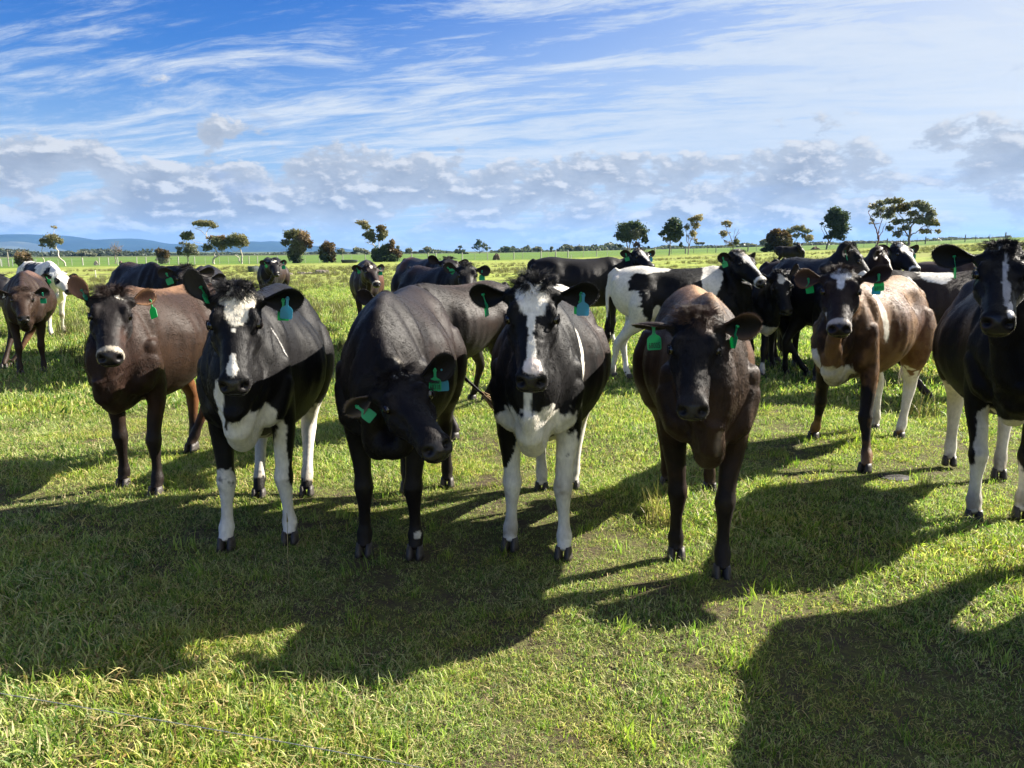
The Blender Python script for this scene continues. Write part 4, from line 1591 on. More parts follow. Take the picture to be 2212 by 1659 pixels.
make_tree('half-dead gum with bare forked twigs and wispy foliage', O5, (1690, 742), 122,
          [([(1690, 745), (1688, 660), (1640, 540), (1590, 420)], 8, 3), ([(1690, 650), (1720, 540), (1760, 440)], 4, 1.5), ([(1700, 600), (1700, 500), (1705, 430)], 3, 1), ([(1670, 640), (1600, 600), (1540, 560)], 3, 1), ([(1725, 540), (1770, 480)], 2, 1)],
          [(1590, 365, 70, 28, PALE), (1640, 400, 25, 30, PALE, .7), (1560, 500, 60, 40, PALE, .7), (1730, 600, 42, 45, GUM), (1650, 640, 45, 28, PALE, .7)], 1300, .24, (.25, .21, .19))
make_tree('dome-shaped bush, dark below and rusty on top, with the small black calf before it', O6, (410, 862), 118, [([(410, 862), (410, 800)], 14, 10)],
          [(400, 640, 100, 60, (.13, .085, .035)), (480, 690, 80, 75, (.11, .075, .03)), (330, 700, 75, 75, (.05, .045, .022)), (420, 760, 150, 90, (.045, .042, .02)), (300, 800, 70, 55, DARK), (530, 770, 50, 70, OLIVE), (240, 840, 60, 25, DARK)], 9500, .30, BK_DARK, 'bush', name='bush')
make_tree('wide open gum behind the dome-shaped bush', O6, (600, 745), 140,
          [([(600, 748), (610, 690), (590, 620), (560, 560)], 9, 3), ([(612, 690), (640, 600), (650, 520)], 6, 2), ([(610, 700), (690, 690), (760, 640)], 4, 2), ([(645, 600), (700, 560), (720, 500)], 4, 2)],
          [(560, 510, 85, 35, GREY), (660, 475, 90, 35, OLIVE), (760, 510, 75, 35, GREY), (540, 570, 50, 40, GREY, .6), (800, 600, 65, 48, PALE), (640, 560, 60, 40, GREY, .5), (730, 570, 40, 30, GREY, .5)], 2500, .26, (.28, .25, .22))
make_tree('upright dense dark green tree with pale twigs on its left side', O6, (1035, 840), 122,
          [([(1030, 842), (1040, 740), (1020, 640), (1000, 560)], 12, 4), ([(1045, 780), (1100, 680), (1130, 560)], 8, 3), ([(1020, 680), (960, 600), (940, 560)], 3, 1)],
          [(1110, 370, 90, 58, DARK), (1040, 440, 60, 60, DARK), (1200, 440, 90, 75, DARK), (1110, 520, 100, 70, DARK), (1230, 560, 65, 80, DARK), (1150, 640, 95, 65, DARK), (1040, 680, 50, 30, DARK), (1210, 690, 60, 35, DARK, .8), (950, 520, 30, 20, DARK, .5)], 6200, .30, (.2, .18, .16))
make_tree('sparse forked gum with reddish stems left of the biggest gum', O6, (1665, 800), 122,
          [([(1665, 805), (1690, 700), (1660, 580), (1590, 440), (1570, 360)], 12, 3), ([(1690, 700), (1700, 560), (1740, 430)], 7, 2), ([(1695, 690), (1750, 600), (1790, 480)], 6, 2), ([(1695, 640), (1720, 520), (1700, 400)], 4, 2)],
          [(1600, 290, 65, 40, PALE), (1700, 250, 60, 40, GREY), (1720, 330, 80, 50, GREY, .7), (1800, 400, 80, 50, GREY), (1660, 390, 55, 45, GREY, .5), (1850, 320, 60, 55, GREY), (1600, 480, 40, 40, PALE, .3)], 2400, .24, BK_RED)
make_tree('biggest gum of all, broad airy crown over a short stout trunk', O7, (718, 705), 118,
          [([(718, 708), (716, 590), (740, 480), (800, 360)], 18, 6), ([(715, 600), (660, 500), (630, 380), (560, 300)], 9, 3), ([(720, 590), (780, 540), (880, 470), (960, 420)], 8, 3), ([(715, 590), (720, 460), (700, 330), (650, 240)], 8, 3), ([(716, 580), (620, 560), (540, 540)], 5, 2)],
          [(430, 150, 55, 40, GREY), (520, 145, 90, 40, OLIVE), (600, 230, 80, 55, (.13, .11, .035)), (670, 200, 60, 45, GREY), (790, 185, 85, 48, GREY), (880, 230, 80, 60, GREY), (960, 300, 70, 60, GREY), (740, 300, 80, 50, OLIVE, .7), (550, 400, 85, 40, GUM), (460, 480, 55, 35, GUM),
           (840, 380, 100, 60, GREY), (980, 400, 90, 50, OLIVE), (560, 560, 80, 40, GREY, .7), (640, 480, 70, 50, GREY, .5), (900, 520, 80, 40, PALE, .7), (1060, 430, 45, 30, OLIVE), (1080, 520, 45, 30, PALE, .6), (700, 400, 60, 40, GREY, .4)], 7600, .28, (.2, .17, .15))
# far trees along the skyline
FAR = [(O1, 1060, 632, 560, [(1040, 590, 60, 25), (1120, 585, 70, 26)], 'grey gum clump on the skyline under the left hills'), (O1, 1200, 632, 560, [(1200, 605, 50, 18)], 'low grey gum right of the skyline clump'),
       (O3, 275, 588, 420, [(275, 530, 50, 32)], 'small round lollipop tree on the skyline'), (O3, 480, 578, 520, [(480, 515, 55, 30), (430, 550, 30, 20)], 'grey gum clump on the skyline, left one'),
       (O3, 580, 578, 520, [(560, 530, 55, 28), (620, 555, 35, 18)], 'grey gum clump on the skyline, right one'), (O3, 1010, 560, 420, [(1010, 462, 20, 16), (1010, 490, 12, 20)], 'small top-heavy tree behind the dense bush'),
       (O3, 1155, 560, 520, [(1155, 515, 52, 30), (1230, 540, 30, 14)], 'pale grey gum right of the dense bush'), (O3, 1385, 556, 520, [(1390, 500, 52, 36), (1310, 525, 40, 22)], 'tall grey gum group left of the cow heads'),
       (O4, 95, 555, 420, [(96, 460, 26, 17), (80, 520, 75, 30), (150, 540, 40, 18)], 'bushy gum with a tall tip beside the pine'), (O4, 340, 552, 400, [(325, 395, 62, 32), (355, 440, 95, 38), (290, 475, 60, 26), (430, 480, 65, 24)], 'dark spreading pine on the skyline at centre'),
       (O4, 680, 530, 480, [(670, 475, 72, 38), (720, 495, 60, 25)], 'grey gum right of the spreading pine'), (O4, 1095, 520, 520, [(1095, 478, 68, 28)], 'low wide gum above the black cow on the skyline'),
       (O4, 1272, 515, 520, [(1272, 465, 20, 14), (1268, 495, 12, 20)], 'small top-heavy tree on the skyline above the herd'), (O4, 1510, 505, 480, [(1505, 460, 60, 32)], 'pale gum, left of the skyline pair'),
       (O4, 1630, 500, 480, [(1635, 458, 65, 36)], 'pale gum, right of the skyline pair'), (O5, 1262, 705, 420, [(1230, 640, 40, 14), (1290, 640, 38, 14)], 'small flat-topped gum behind the slender gum'),
       (O5, 2085, 700, 420, [(2085, 640, 50, 36)], 'dark round tree left of the dome-shaped bush'), (O7, 2012, 572, 420, [(2010, 548, 32, 9)], 'lone flat-topped tree on the right skyline'),
       (O5, 1520, 705, 560, [(1525, 690, 35, 14)], 'low dark bush on the skyline beside the half-dead gum'), (O5, 1930, 700, 560, [(1950, 675, 50, 20), (1880, 685, 30, 12)], 'grey gum row piece left of the dark round tree')]
ORD = ['first', 'second', 'third', 'fourth', 'fifth', 'sixth', 'seventh', 'eighth']
for k, zx in enumerate((30, 75, 150, 220, 290, 380)):
    FAR.append((O7, zx, 640, 620, [(zx, 622, 26 if k != 3 else 40, 11)], 'row_tree %s small grey tree of the skyline row left of the biggest gum' % ORD[k]))
for k, zx in enumerate((905, 960, 1290, 1350, 1410, 1460, 1530, 1600)):
    FAR.append((O6, zx, 722, 620, [(zx, 695, 24, 13)], 'row_tree %s small grey tree of the skyline row beside the upright dark tree' % ORD[k]))
for off, zx, zy, dist, bl, lab in FAR:
    row = lab.startswith('row_tree')
    make_tree(lab.replace('row_tree ', '') if row else lab, off, (zx, zy), dist, [([(zx, zy), (zx, zy - 18)], 4, 3)], [(*b_, GREY if 'pine' not in lab else DARK) for b_ in bl],
              200 if row else 620, dist * .0021, (.15, .13, .12), name='skyline_tree', group='trees on the right skyline row' if row else 'trees on the skyline', twigs=4)


# dark belt of far woodland, reads as one mass
def woodland():
    rng = np.random.default_rng(3)
    Vs, Cs = [], []
    segs = [(-200, 330, 558, 551, 700), (330, 760, 552, 549, 760), (860, 1000, 545, 541, 700), (1060, 1340, 540, 533, 680), (1340, 1660, 532, 524, 640), (1700, 2010, 525, 511, 640), (2000, 2150, 513, 506, 600)]
    for x0, x1, ya, yb, dist in segs:
        n = int((x1 - x0) * 16)
        px = x0 + (x1 - x0) * rng.random(n)
        hgt = (3.2 + 3.0 * fbm(np.stack([px * .05, 0 * px, 0 * px], 1), 1.0, 3, 5)) * (1.4 if x1 < 340 or 1050 < x0 < 1300 else .55)
        hgt = np.clip(hgt * .75, .3, 9)
        X = (px - PW / 2) / F_PX * dist
        Yd = dist + rng.normal(0, 8, n)
        Z0 = land(X, Yd)
        p = np.stack([X, Yd, Z0 + hgt * rng.random(n)], 1)
        a = rng.normal(0, 1, (n, 3))
        a /= np.linalg.norm(a, axis=1)[:, None]
        b = np.cross(a, rng.normal(0, 1, (n, 3)))
        b /= np.linalg.norm(b, axis=1)[:, None]
        s_ = 1.9 * (.5 + rng.random(n))[:, None]
        Vs.append(np.stack([p - a * s_ * .6, p + b * s_ * .45, p + a * s_ * .6, p - b * s_ * .45], 1).reshape(-1, 3))
        Cs.append(np.repeat(np.array([[.075, .095, .075]]) * (.7 + .6 * rng.random((n, 1))), 4, 0))
    V = np.vstack(Vs)
    o = mesh_np('distant_woodland', V, np.arange(len(V)).reshape(-1, 4), M_LEAF, None, False, np.vstack(Cs))
    tag(o, 'dark belt of distant woodland along the horizon', kind='stuff')


woodland()


# ---------------------------------------------------------------- hills
def hills():
    m, t, out = new_mat('hill_forest')
    b = t.node('ShaderNodeBsdfPrincipled')
    pos = t.node('ShaderNodeNewGeometry').outputs['Position']
    n = t.noise(pos, .004, 6, .6)
    t.put(b.inputs['Base Color'], t.mix(t.sstep(n, .4, .62), (.008, .018, .020), (.016, .030, .026)))
    b.inputs['Roughness'].default_value = .95
    b.inputs['Specular IOR Level'].default_value = .05
    t.l.new(b.outputs[0], out.inputs[0])
    m2, t2, out2 = new_mat('hill_fields')
    b2 = t2.node('ShaderNodeBsdfPrincipled')
    pos = t2.node('ShaderNodeNewGeometry').outputs['Position']
    n = t2.noise(t2.vmath('MULTIPLY', pos, (1, 1, 6)), .003, 5, .6)
    t2.put(b2.inputs['Base Color'], t2.mix(t2.sstep(n, .48, .60), (.02, .032, .03), (.05, .06, .045)))
    b2.inputs['Roughness'].default_value = .95
    t2.l.new(b2.outputs[0], out2.inputs[0])
    main = [(-700, 518), (-350, 506), (0, 512), (75, 508.5), (110, 507.8), (133, 509.4), (150, 512), (167, 516), (188, 519.4), (233, 518.2), (267, 516.4), (305, 516), (325, 521), (350, 526), (387, 527), (437, 534), (500, 530), (542, 524.5), (560, 522.5),
            (579, 525.2), (600, 521.8), (612, 522.6), (640, 528), (662, 531), (689, 531), (725, 536), (757, 540), (800, 549), (860, 560)]
    near = [(-700, 530), (-300, 522), (0, 530), (50, 521), (90, 531), (150, 545), (200, 556), (240, 562)]
    near2 = [(120, 560), (160, 534), (230, 533), (300, 540), (360, 548), (420, 556)]
    for nm, ridge, dist, mat, depth in (('hills', main, 8800, m, 2300), ('foothill', near, 7000, m2, 1500), ('foothill', near2, 7900, m, 900)):
        rx = np.array([q[0] for q in ridge], float)
        ry = np.array([q[1] for q in ridge], float)
        px = np.linspace(rx[0], rx[-1], 240)
        X = (px - PW / 2) / F_PX * dist
        H = (HORIZON - np.interp(px, rx, ry)) / F_PX * dist + EYE
        H = H + 5 * fbm(np.stack([X * .004, 0 * X, 0 * X], 1), 1.0, 3, 2)
        rows = np.linspace(0, 1, 26)
        V = []
        for r_ in rows:      # from the front foot up to the ridge and down behind
            y = dist - depth * (1 - r_ * 2) if r_ <= .5 else dist + depth * (r_ * 2 - 1)
            f = np.sin(math.pi * r_) ** 1.35
            zf = -60 + (H + 60) * f
            rr = 22 * fbm(np.stack([X * .0016, 0 * X + y * .0016, 0 * X], 1), 1.0, 4, 8) * math.sin(math.pi * r_) * (1 - math.exp(-((r_ - .5) / .12) ** 2))
            V.append(np.stack([X * (y / dist) ** 0, 0 * X + y, zf + rr], 1))
        V = np.vstack(V)
        idx = np.arange(26 * 240).reshape(26, 240)
        Fq = np.stack([idx[:-1, :-1].ravel(), idx[:-1, 1:].ravel(), idx[1:, 1:].ravel(), idx[1:, :-1].ravel()], 1)
        o = mesh_np(nm, V, Fq, mat, None, True)
        tag(o, kind='structure')


hills()

# ---------------------------------------------------------------- fence
M_POST = simple_mat('weathered_post', (0.5, 0.48, 0.43), 0.85, 0.2, 0.4, 8, use_attr=True)
M_WIRE = simple_mat('wire', (0.32, 0.33, 0.34), 0.5, 0.5)


def fence():
    root = empty('paddock_fence', (-60, 132, float(land(-60, 132))))
    tag(root, 'long wire stock fence with pale posts crossing behind the herd', 'fence')
    FD = 132.0
    rng = np.random.default_rng(9)
    R0 = Vector(root.location)
    big = [3, 15, 56, 186, 190, 225, 245, 265, 296, 305, 325, 388, 394, 429, 545, 563, 606, 647, 649 + 63, 693 + 52, 793, 818, 856, 892, 927, 944, 1000, 1054, 1110, 1158, 1168, 1199, 1225, 1242, 1286, 1410, 1475, 1540, 1608, 1670, 1740, 1830, 1903, 1984, 2068, 2153, 2230]
    meb = {}
    tops = []
    for i in range(92):
        px = -40 + i * 26.0 + rng.normal(0, 3)
        isbig = False
        for b in big:
            if abs(b - px) < 13:
                px = b
                isbig = True
        x = (px - PW / 2) / F_PX * FD
        z = float(land(x, FD))
        h = 1.28 if isbig else 1.12
        r_ = (.10 if rng.random() < .5 else .075) if isbig else .035
        m = MB()
        pale = px < 1400
        c = (.42, .40, .35) if pale else (.17, .16, .15)
        c = c if rng.random() < .8 else (.34, .32, .29)
        lean = rng.normal(0, .03)
        m.tube([(x - R0.x, FD - R0.y, z - R0.z - .3), (x - R0.x + lean * .5, FD - R0.y, z - R0.z + h * .6), (x - R0.x + lean, FD - R0.y, z - R0.z + h)], [r_, r_, r_ * .93], 7, col=c)
        m.build('fence_post', M_POST, root, False)
    for hgt in (.25, .5, .75, 1.0):
        m = MB()
        pts = []
        for px in np.linspace(-60, 2300, 80):
            x = (px - PW / 2) / F_PX * FD
            pts.append((x - R0.x, FD - R0.y - .05, float(land(x, FD)) - R0.z + hgt))
        m.tube(pts, [.009] * 80, 4)
        m.build('fence_wire', M_WIRE, root, False)


fence()


def gate(pxa, pxb, py, label):
    d = 126.0
    xa, xb = (pxa - PW / 2) / F_PX * d, (pxb - PW / 2) / F_PX * d
    z = float(land((xa + xb) / 2, d))
    r = empty('field_gate', (xa, d, z))
    tag(r, label, 'gate', 'metal gates at the left end of the fence')
    w = xb - xa
    m = MB()
    for h in (.25, 1.15):
        m.tube([(0, 0, h), (w, 0, h)], [.035, .035], 6)
    for q in (0, w):
        m.tube([(q, 0, -.1), (q, 0, 1.2)], [.045, .045], 6)
    m.build('gate_frame', M_WIRE, r, False)
    for h in (.5, .72, .94):
        mm = MB()
        mm.tube([(0, 0, h), (w, 0, h)], [.014, .014], 5)
        mm.build('gate_rail', M_WIRE, r, False)


gate(17, 40, 0, 'grey metal gate left of the reddish bush')
gate(72, 90, 0, 'grey metal gate right of the reddish bush')


def pole(zx, z0, z1, d, label, off=O1):
    px = off[0] + zx / 6
    x = (px - PW / 2) / F_PX * d
    z = float(land(x, d))
    h = (z1 - z0) / 6 / F_PX * d
    m = MB()
    m.tube([(0, 0, -.3), (0, 0, h)], [.11, .08], 7, col=(.28, .25, .21))
    m.box((-.35, -.05, h * .93), (.35, .05, h * .97), col=(.25, .22, .19))
    o = m.build('wooden_pole', M_POST, None, False)
    o.location = (x, d, z)
    tag(o, label, 'pole', 'wooden poles at the left end of the fence')


pole(188, 580, 790, 128, 'tall wooden pole left of the reddish bush')
pole(432, 600, 780, 135, 'thinner wooden pole right of the reddish bush')


# ---------------------------------------------------------------- rocks, stumps, trough
M_ROCK = simple_mat('rock', (0.20, 0.17, 0.14), 0.9, 0.2, 0.5, 3, 0.6)
M_PINKROCK = simple_mat('pale_rock', (0.48, 0.38, 0.34), 0.9, 0.2, 0.4, 4, 0.5)
M_STUMP = simple_mat('stump_wood', (0.14, 0.10, 0.08), 0.95, 0.1, 0.6, 5, 0.8)
M_TROUGH = simple_mat('trough_plastic', (0.05, 0.06, 0.065), 0.5, 0.4, 0.2, 4)


def lump(name, px, py, w, h, mat, label, cat, group=None, seed=0, rough=.35, d=None):
    p = ground_at(px, py)
    dd = d or p.length
    x = (px - PW / 2) / F_PX * dd
    z = float(land(x, dd))
    k = dd / F_PX
    bm = bmesh.new()
    bmesh.ops.create_icosphere(bm, subdivisions=3, radius=1)
    V = np.array([v.co[:] for v in bm.verts])
    nz = fbm(V, 1.6, 4, seed)
    V = V * (1 + rough * nz)[:, None] * np.array([w * k / 2, w * k / 2 * .8, h * k])
    V[:, 2] = np.maximum(V[:, 2], -.15)
    for v, q in zip(bm.verts, V):
        v.co = q
    me = bpy.data.meshes.new(name)
    bm.to_mesh(me)
    bm.free()
    me.materials.append(mat)
    o = bpy.data.objects.new(name, me)
    link(o)
    o.location = (x, dd, z)
    tag(o, label, cat, group)
    return o


RG = 'field stones in the middle of the paddock'
for px, w, h, sd, lb in ((629, 18, 5, 1, 'small dark stone, leftmost in the row of field stones'), (657, 22, 6, 2, 'low flat stone, second from the left in the row'), (672, 16, 5, 3, 'small stone between the flat stones in the row'), (684, 14, 4, 4, 'small dark stone left of the largest one'),
                         (698, 24, 9, 5, 'largest pale field stone, right of the row'), (706, 18, 8, 6, 'stone leaning on the largest field stone'), (728, 9, 5, 7, 'small dark stone alone right of the largest one')):
    lump('field_stone', px, 583, w, h, M_ROCK, lb, 'stone', RG, sd, .3, 58)
lump('boulder', 218, 576, 9, 10, M_PINKROCK, 'pinkish upright boulder beside a fence post on the left', 'boulder', None, 11, .2, 132)
lump('tree_stump', 272, 576, 8, 7, M_STUMP, 'small dark stump at the fence left of the brown bush', 'stump', 'old tree stumps by the fence', 12, .5, 134)
lump('tree_stump', 1072, 553, 14, 13, M_STUMP, 'broken brown stump at the fence right of the cow heads', 'stump', 'old tree stumps by the fence', 13, .55, 131)
lump('scrub_clump', 1752, 533, 18, 5, M_STUMP, 'low dark scrub at the fence left of the upright tree', 'scrub', None, 14, .5, 126)
lump('dung_patch', 1955, 1092, 76, 5, simple_mat('dung', (.018, .015, .012), .7, .3, .4, 30, .8), 'flat black dung patch on the shaded grass at right', 'dung', None, 15, .25)


def trough(px, d, w, label, dark=True):
    x = (px - PW / 2) / F_PX * d
    r = empty('water_trough', (x, d, float(land(x, d))))
    tag(r, label, 'trough')
    m = MB()
    n = 20
    def rg(rx, ry, z):
        return [(rx * math.cos(2 * math.pi * i / n), ry * math.sin(2 * math.pi * i / n), z) for i in range(n)]
    m.rings([rg(w * .42, .6, 0), rg(w * .5, .7, .30), rg(w * .5, .7, .5), rg(w * .46, .64, .5), rg(w * .42, .6, .30)], True)
    m.build('basin', M_TROUGH, r, False)
    wt = MB()
    wt.rings([rg(w * .44, .62, .40), rg(w * .44, .62, .405)])
    wt.build('water', simple_mat('trough_water', (.02, .03, .035), .05, .6), r, False)


trough(759, 120, 2.6, 'low dark oval water trough at the fence, centre left')
trough(553, 70, .9, 'small dark trough just left of the distant star-faced cow')

# thin marker posts standing free in the paddock
for px, py, d, h, lab in ((215, 590, 55, .55, 'short white peg in the paddock on the left'), (1232, 0, 60, 1.0, 'thin reed-like peg behind the herd at centre')):
    x = (px - PW / 2) / F_PX * d
    m = MB()
    m.tube([(0, 0, -.1), (0, 0, h)], [.035, .03], 6, col=(.6, .58, .52))
    o = m.build('marker_post', M_POST, None, False)
    o.location = (x, d, float(land(x, d)))
    tag(o, lab, 'post', 'marker posts in the paddock')


# ---------------------------------------------------------------- polywire across the near corner
def polywire():
    m, t, out = new_mat('polywire')
    b = t.node('ShaderNodeBsdfPrincipled')
    b.inputs['Base Color'].default_value = (.24, .25, .24, 1)
    b.inputs['Roughness'].default_value = .4
    t.l.new(b.outputs[0], out.inputs[0])
    zh = .16
    def at_h(px, py, h):
        r = ray(px, py)
        k = (EYE - h) / -r.z
        return Vector((r.x * k, r.y * k, h))
    A, Bp = at_h(0, 1496, zh), at_h(870, 1652, zh)
    d = (Bp - A).normalized()
    A2, B2 = A - d * 2.2, Bp + d * 2.0
    root = empty('electric_fence_wire', (A2.x, A2.y, 0))
    tag(root, 'thin white electric fence wire crossing the near left corner', 'wire')
    s = MB()
    L = (B2 - A2).length
    side = d.cross(Vector((0, 0, 1)))
    N = 700
    for ph in (0, 2.09, 4.19):
        pts = [A2 - Vector((A2.x, A2.y, 0)) + d * (L * i / N) + side * (  .0009 * math.cos(ph + i * .9)) + Vector((0, 0, .0009 * math.sin(ph + i * .9) + .004 * math.sin(i * .02))) for i in range(N + 1)]
        s.tube(pts, [.0006] * (N + 1), 5)
    s.build('wire_strands', m, root)
    for P in (A2, B2):
        q = MB()
        o = P - Vector((A2.x, A2.y, 0))
        q.tube([(o.x, o.y, -.2), (o.x, o.y, zh + .02)], [.008, .008], 8)
        q.build('wire_peg', M_POST, root)


polywire()


# ---------------------------------------------------------------- haze
def haze():
    m, t, out = new_mat('haze_air')
    v = t.node('ShaderNodeVolumePrincipled')
    v.inputs['Color'].default_value = (.22, .48, .95, 1)
    v.inputs['Density'].default_value = HAZE
    v.inputs['Anisotropy'].default_value = .1
    t.l.new(v.outputs[0], out.inputs[1])
    b = MB()
    b.box((-15000, -14500, -140), (15000, 14600, 330))
    o = b.build('haze', m, None, False)
    tag(o, kind='stuff')
    o['label'] = 'thin blue air haze over the whole plain'


HAZE = 0.55e-4
haze()


# ---------------------------------------------------------------- the herd
G_F = 'heifers of the front row'
G_B = 'cattle standing further back'
RING = dict(sp='h', c=(.455, 0, -.04), r=(.020, .12, .12), col=(.36, .32, .26), n=.25)
t0c = time.time()

# 1 brown heifer, left
build_cow.tail_col = (.03, .02, .015)
build_cow('cow', 'brown heifer with black face and white ring round its nose, leftmost in front', (303, 1060), -93, (238, 622), 4.42, (238, 772), .98,
          base=(.028, .0145, .009), seed=11, group=G_F, hoofpx=dict(FR=(268, 1052), FL=(338, 1070), HL=(413, 974)), fur=62000, wide=.93, roll=-4, head_s=.93,
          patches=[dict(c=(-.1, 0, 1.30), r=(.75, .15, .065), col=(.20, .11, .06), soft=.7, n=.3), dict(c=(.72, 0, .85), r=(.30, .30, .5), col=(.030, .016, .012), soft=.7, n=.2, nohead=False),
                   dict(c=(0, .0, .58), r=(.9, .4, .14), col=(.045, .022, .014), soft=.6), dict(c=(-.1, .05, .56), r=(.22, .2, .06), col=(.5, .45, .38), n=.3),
                   dict(c=(.47, 0, .1), r=(.3, .4, .50), col=(.012, .008, .007), soft=.4), dict(c=(.46, .10, .30), r=(.1, .03, .3), col=(.12, .045, .02), soft=.6), dict(c=(-.60, 0, .45), r=(.3, .35, .30), col=(.13, .055, .022), soft=.5), dict(c=(-.60, 0, .10), r=(.3, .4, .18), col=(.02, .012, .01), soft=.5),
                   dict(sp='h', c=(.22, 0, -.05), r=(.40, .3, .3), col=(.013, .010, .010), soft=.25), dict(sp='h', c=(.06, .045, .05), r=(.016, .035, .03), col=WHITE, n=.35), dict(sp='h', c=(.06, -.045, .05), r=(.012, .022, .03), col=(.35, .3, .25), n=.35),
                   dict(sp='h', c=(.35, .06, -.05), r=(.12, .05, .1), col=(.04, .02, .014), soft=.7), RING],
          ears=dict(R=dict(dir=(.55, .05, .95), face=(.1, 1, 0), inner=(.16, .085, .06), rim=(.30, .16, .10), W=.12), L=dict(dir=(1, -.15, .42), face=(-.1, 1, -.1), col=(.16, .08, .04), inner=(.06, .03, .02), rim=(.26, .14, .07), L=.18, W=.115)),
          tags=[dict(ear='L', col='green', u=.72, nrm=(-.3, -.8, -.4), down=(.25, -.2, -1), sc=1.15, dv=.03), dict(ear='R', col='teal', u=.45, nrm=(1, -.2, 0), down=(.5, -.1, -.8), sc=.7)], tuft_len=1.35, tuft=1500, tuft_col=(.02, .012, .010))

# 2 black, white forehead
build_cow.tail_col = (.02, .015, .012)
build_cow('cow', 'glossy black heifer with a big white forehead patch and a blue and green tag', (558, 1176), -83, (508, 612), 3.42, (502, 836), 1.0,
          base=BLACK, seed=12, group=G_F, hoofpx=dict(FR=(490, 1184), FL=(627, 1170), HL=(663, 1068), HR=(560, 1075)), fur=75000, wide=1.05, belly=.08, head_s=.94, fuzz=.7,
          patches=[dict(sp='h', c=(.070, .004, .05), r=(.050, .084, .09), col=(.74, .68, .56), n=.22), dict(sp='h', c=(.130, .004, .05), r=(.095, .052, .09), col=(.74, .68, .56), n=.22), dict(sp='h', c=(.235, -.002, .05), r=(.014, .010, .05), col=WHITE, n=.3),
                   dict(sp='h', c=(.425, -.006, .03), r=(.045, .030, .05), col=WHITE, n=.2), dict(sp='h', c=(.395, -.003, .03), r=(.05, .016, .05), col=WHITE, n=.2),
                   dict(c=(.72, .035, .605), r=(.26, .15, .175), col=WHITE, n=.28), dict(c=(.78, -.06, .80), r=(.12, .025, .15), col=WHITE, n=.4), dict(c=(.62, -.105, .60), r=(.1, .03, .10), col=BLACK, n=.35),
                   dict(c=(.46, .135, .31), r=(.2, .12, .30), col=WHITE, n=.2), dict(c=(.50, .21, .43), r=(.10, .045, .20), col=BLACK, n=.25), dict(c=(.46, -.135, .12), r=(.2, .12, .30), col=WHITE, n=.2), dict(c=(.50, -.22, .30), r=(.08, .035, .14), col=BLACK, n=.25),
                   dict(c=(-.62, 0, .28), r=(.3, .4, .42), col=WHITE, n=.15), dict(c=(-.1, 0, .52), r=(.5, .25, .05), col=(.5, .45, .4), n=.3),
                   dict(c=(.50, .22, .98), r=(.012, .2, .17), rot=-14, col=(.6, .58, .55), n=.12, a=.8), dict(c=(.10, .20, 1.27), r=(.14, .05, .012), rot=4, col=WHITE, n=.2),
                   dict(c=(-.70, .2, 1.0), r=(.25, .3, .35), col=(.030, .020, .016), soft=.7)],
          ears=dict(R=dict(dir=(.50, .10, .85), face=(.5, .75, 0), inner=(.03, .027, .027)), L=dict(dir=(1, -.1, .06), face=(.05, 1, -.35), inner=(.004, .004, .004), L=.225, W=.14)),
          tags=[dict(ear='L', col='green', u=.50, nrm=(-.15, -1, 0), down=(-.03, -.05, -1), sc=1.0, off=.010, dv=.0), dict(ear='L', col='blue', u=.60, nrm=(.05, -1, 0), down=(-.12, -.04, -1), sc=1.0, off=.022, dv=-.012, lab='blue tag'), dict(ear='R', col='green', u=.45, nrm=(1, -.25, 0), down=(.45, -.2, -.85), sc=.85)], tuft=1700, tuft_len=1.1)

# 3 black, head turned down, tag 68318
build_cow.tail_col = (.40, .28, .15)
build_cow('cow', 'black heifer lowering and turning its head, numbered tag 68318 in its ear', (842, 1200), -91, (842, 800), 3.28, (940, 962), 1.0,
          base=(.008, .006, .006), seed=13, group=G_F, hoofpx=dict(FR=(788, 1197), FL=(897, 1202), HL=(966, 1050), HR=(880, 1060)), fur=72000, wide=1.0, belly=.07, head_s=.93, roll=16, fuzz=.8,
          patches=[dict(c=(-.25, .2, 1.05), r=(.75, .5, .42), col=(.018, .010, .008), soft=.7, n=.3), dict(c=(.50, .03, 1.22), r=(.08, .025, .25), col=(.035, .03, .03), soft=.9, n=.3), dict(sp='h', c=(.05, .045, .055), r=(.014, .018, .04), col=WHITE, n=.4), dict(sp='h', c=(.055, .0, .055), r=(.018, .010, .04), col=(.4, .4, .4), n=.5),  # second patch: whitish sheen on top of the hump put into the coat colour
                   dict(c=(.50, .15, .115), r=(.03, .02, .018), col=WHITE, n=.4), dict(c=(-.1, 0, .56), r=(.3, .2, .07), col=(.5, .45, .4), n=.3), dict(sp='h', c=(-.02, .05, .05), r=(.045, .05, .05), col=(.20, .18, .15), soft=.6, n=.4)],
          ears=dict(L=dict(dir=(1, .05, .30), face=(-.1, 1, -.1), inner=(.006, .005, .005), L=.23, W=.15), R=dict(dir=(.75, -.25, -.30), face=(.3, .7, 0), L=.17, W=.10, col=(.10, .08, .065), inner=(.01, .008, .008), rim=(.16, .12, .09))),
          tail=[(-.72, 0, 1.26), (-.80, 0, 1.20), (-.84, .05, 1.0), (-.84, .16, .80), (-.80, .34, .64), (-.76, .44, .56)],
          tags=[dict(ear='L', col='blue', u=.60, nrm=(0, -1, -.1), down=(.06, 0, -1), sc=1.0, off=.004, dv=.022, lab='blue grey tag behind the numbered one'),
                dict(ear='L', col='green', u=.45, nrm=(0, -1, 0.05), down=(.0, 0, -1), sc=1.0, off=.018, dv=-.006, text='68318', small=['GLOBAL EXPORTS', 'AUSTRALIA 2022'], lab='green tag numbered 68318'),
                dict(ear='R', col='green', u=.6, nrm=(.1, -1, .5), down=(.75, -.1, -.55), sc=.95, off=.01)], tuft=1500, tuft_len=1.3)

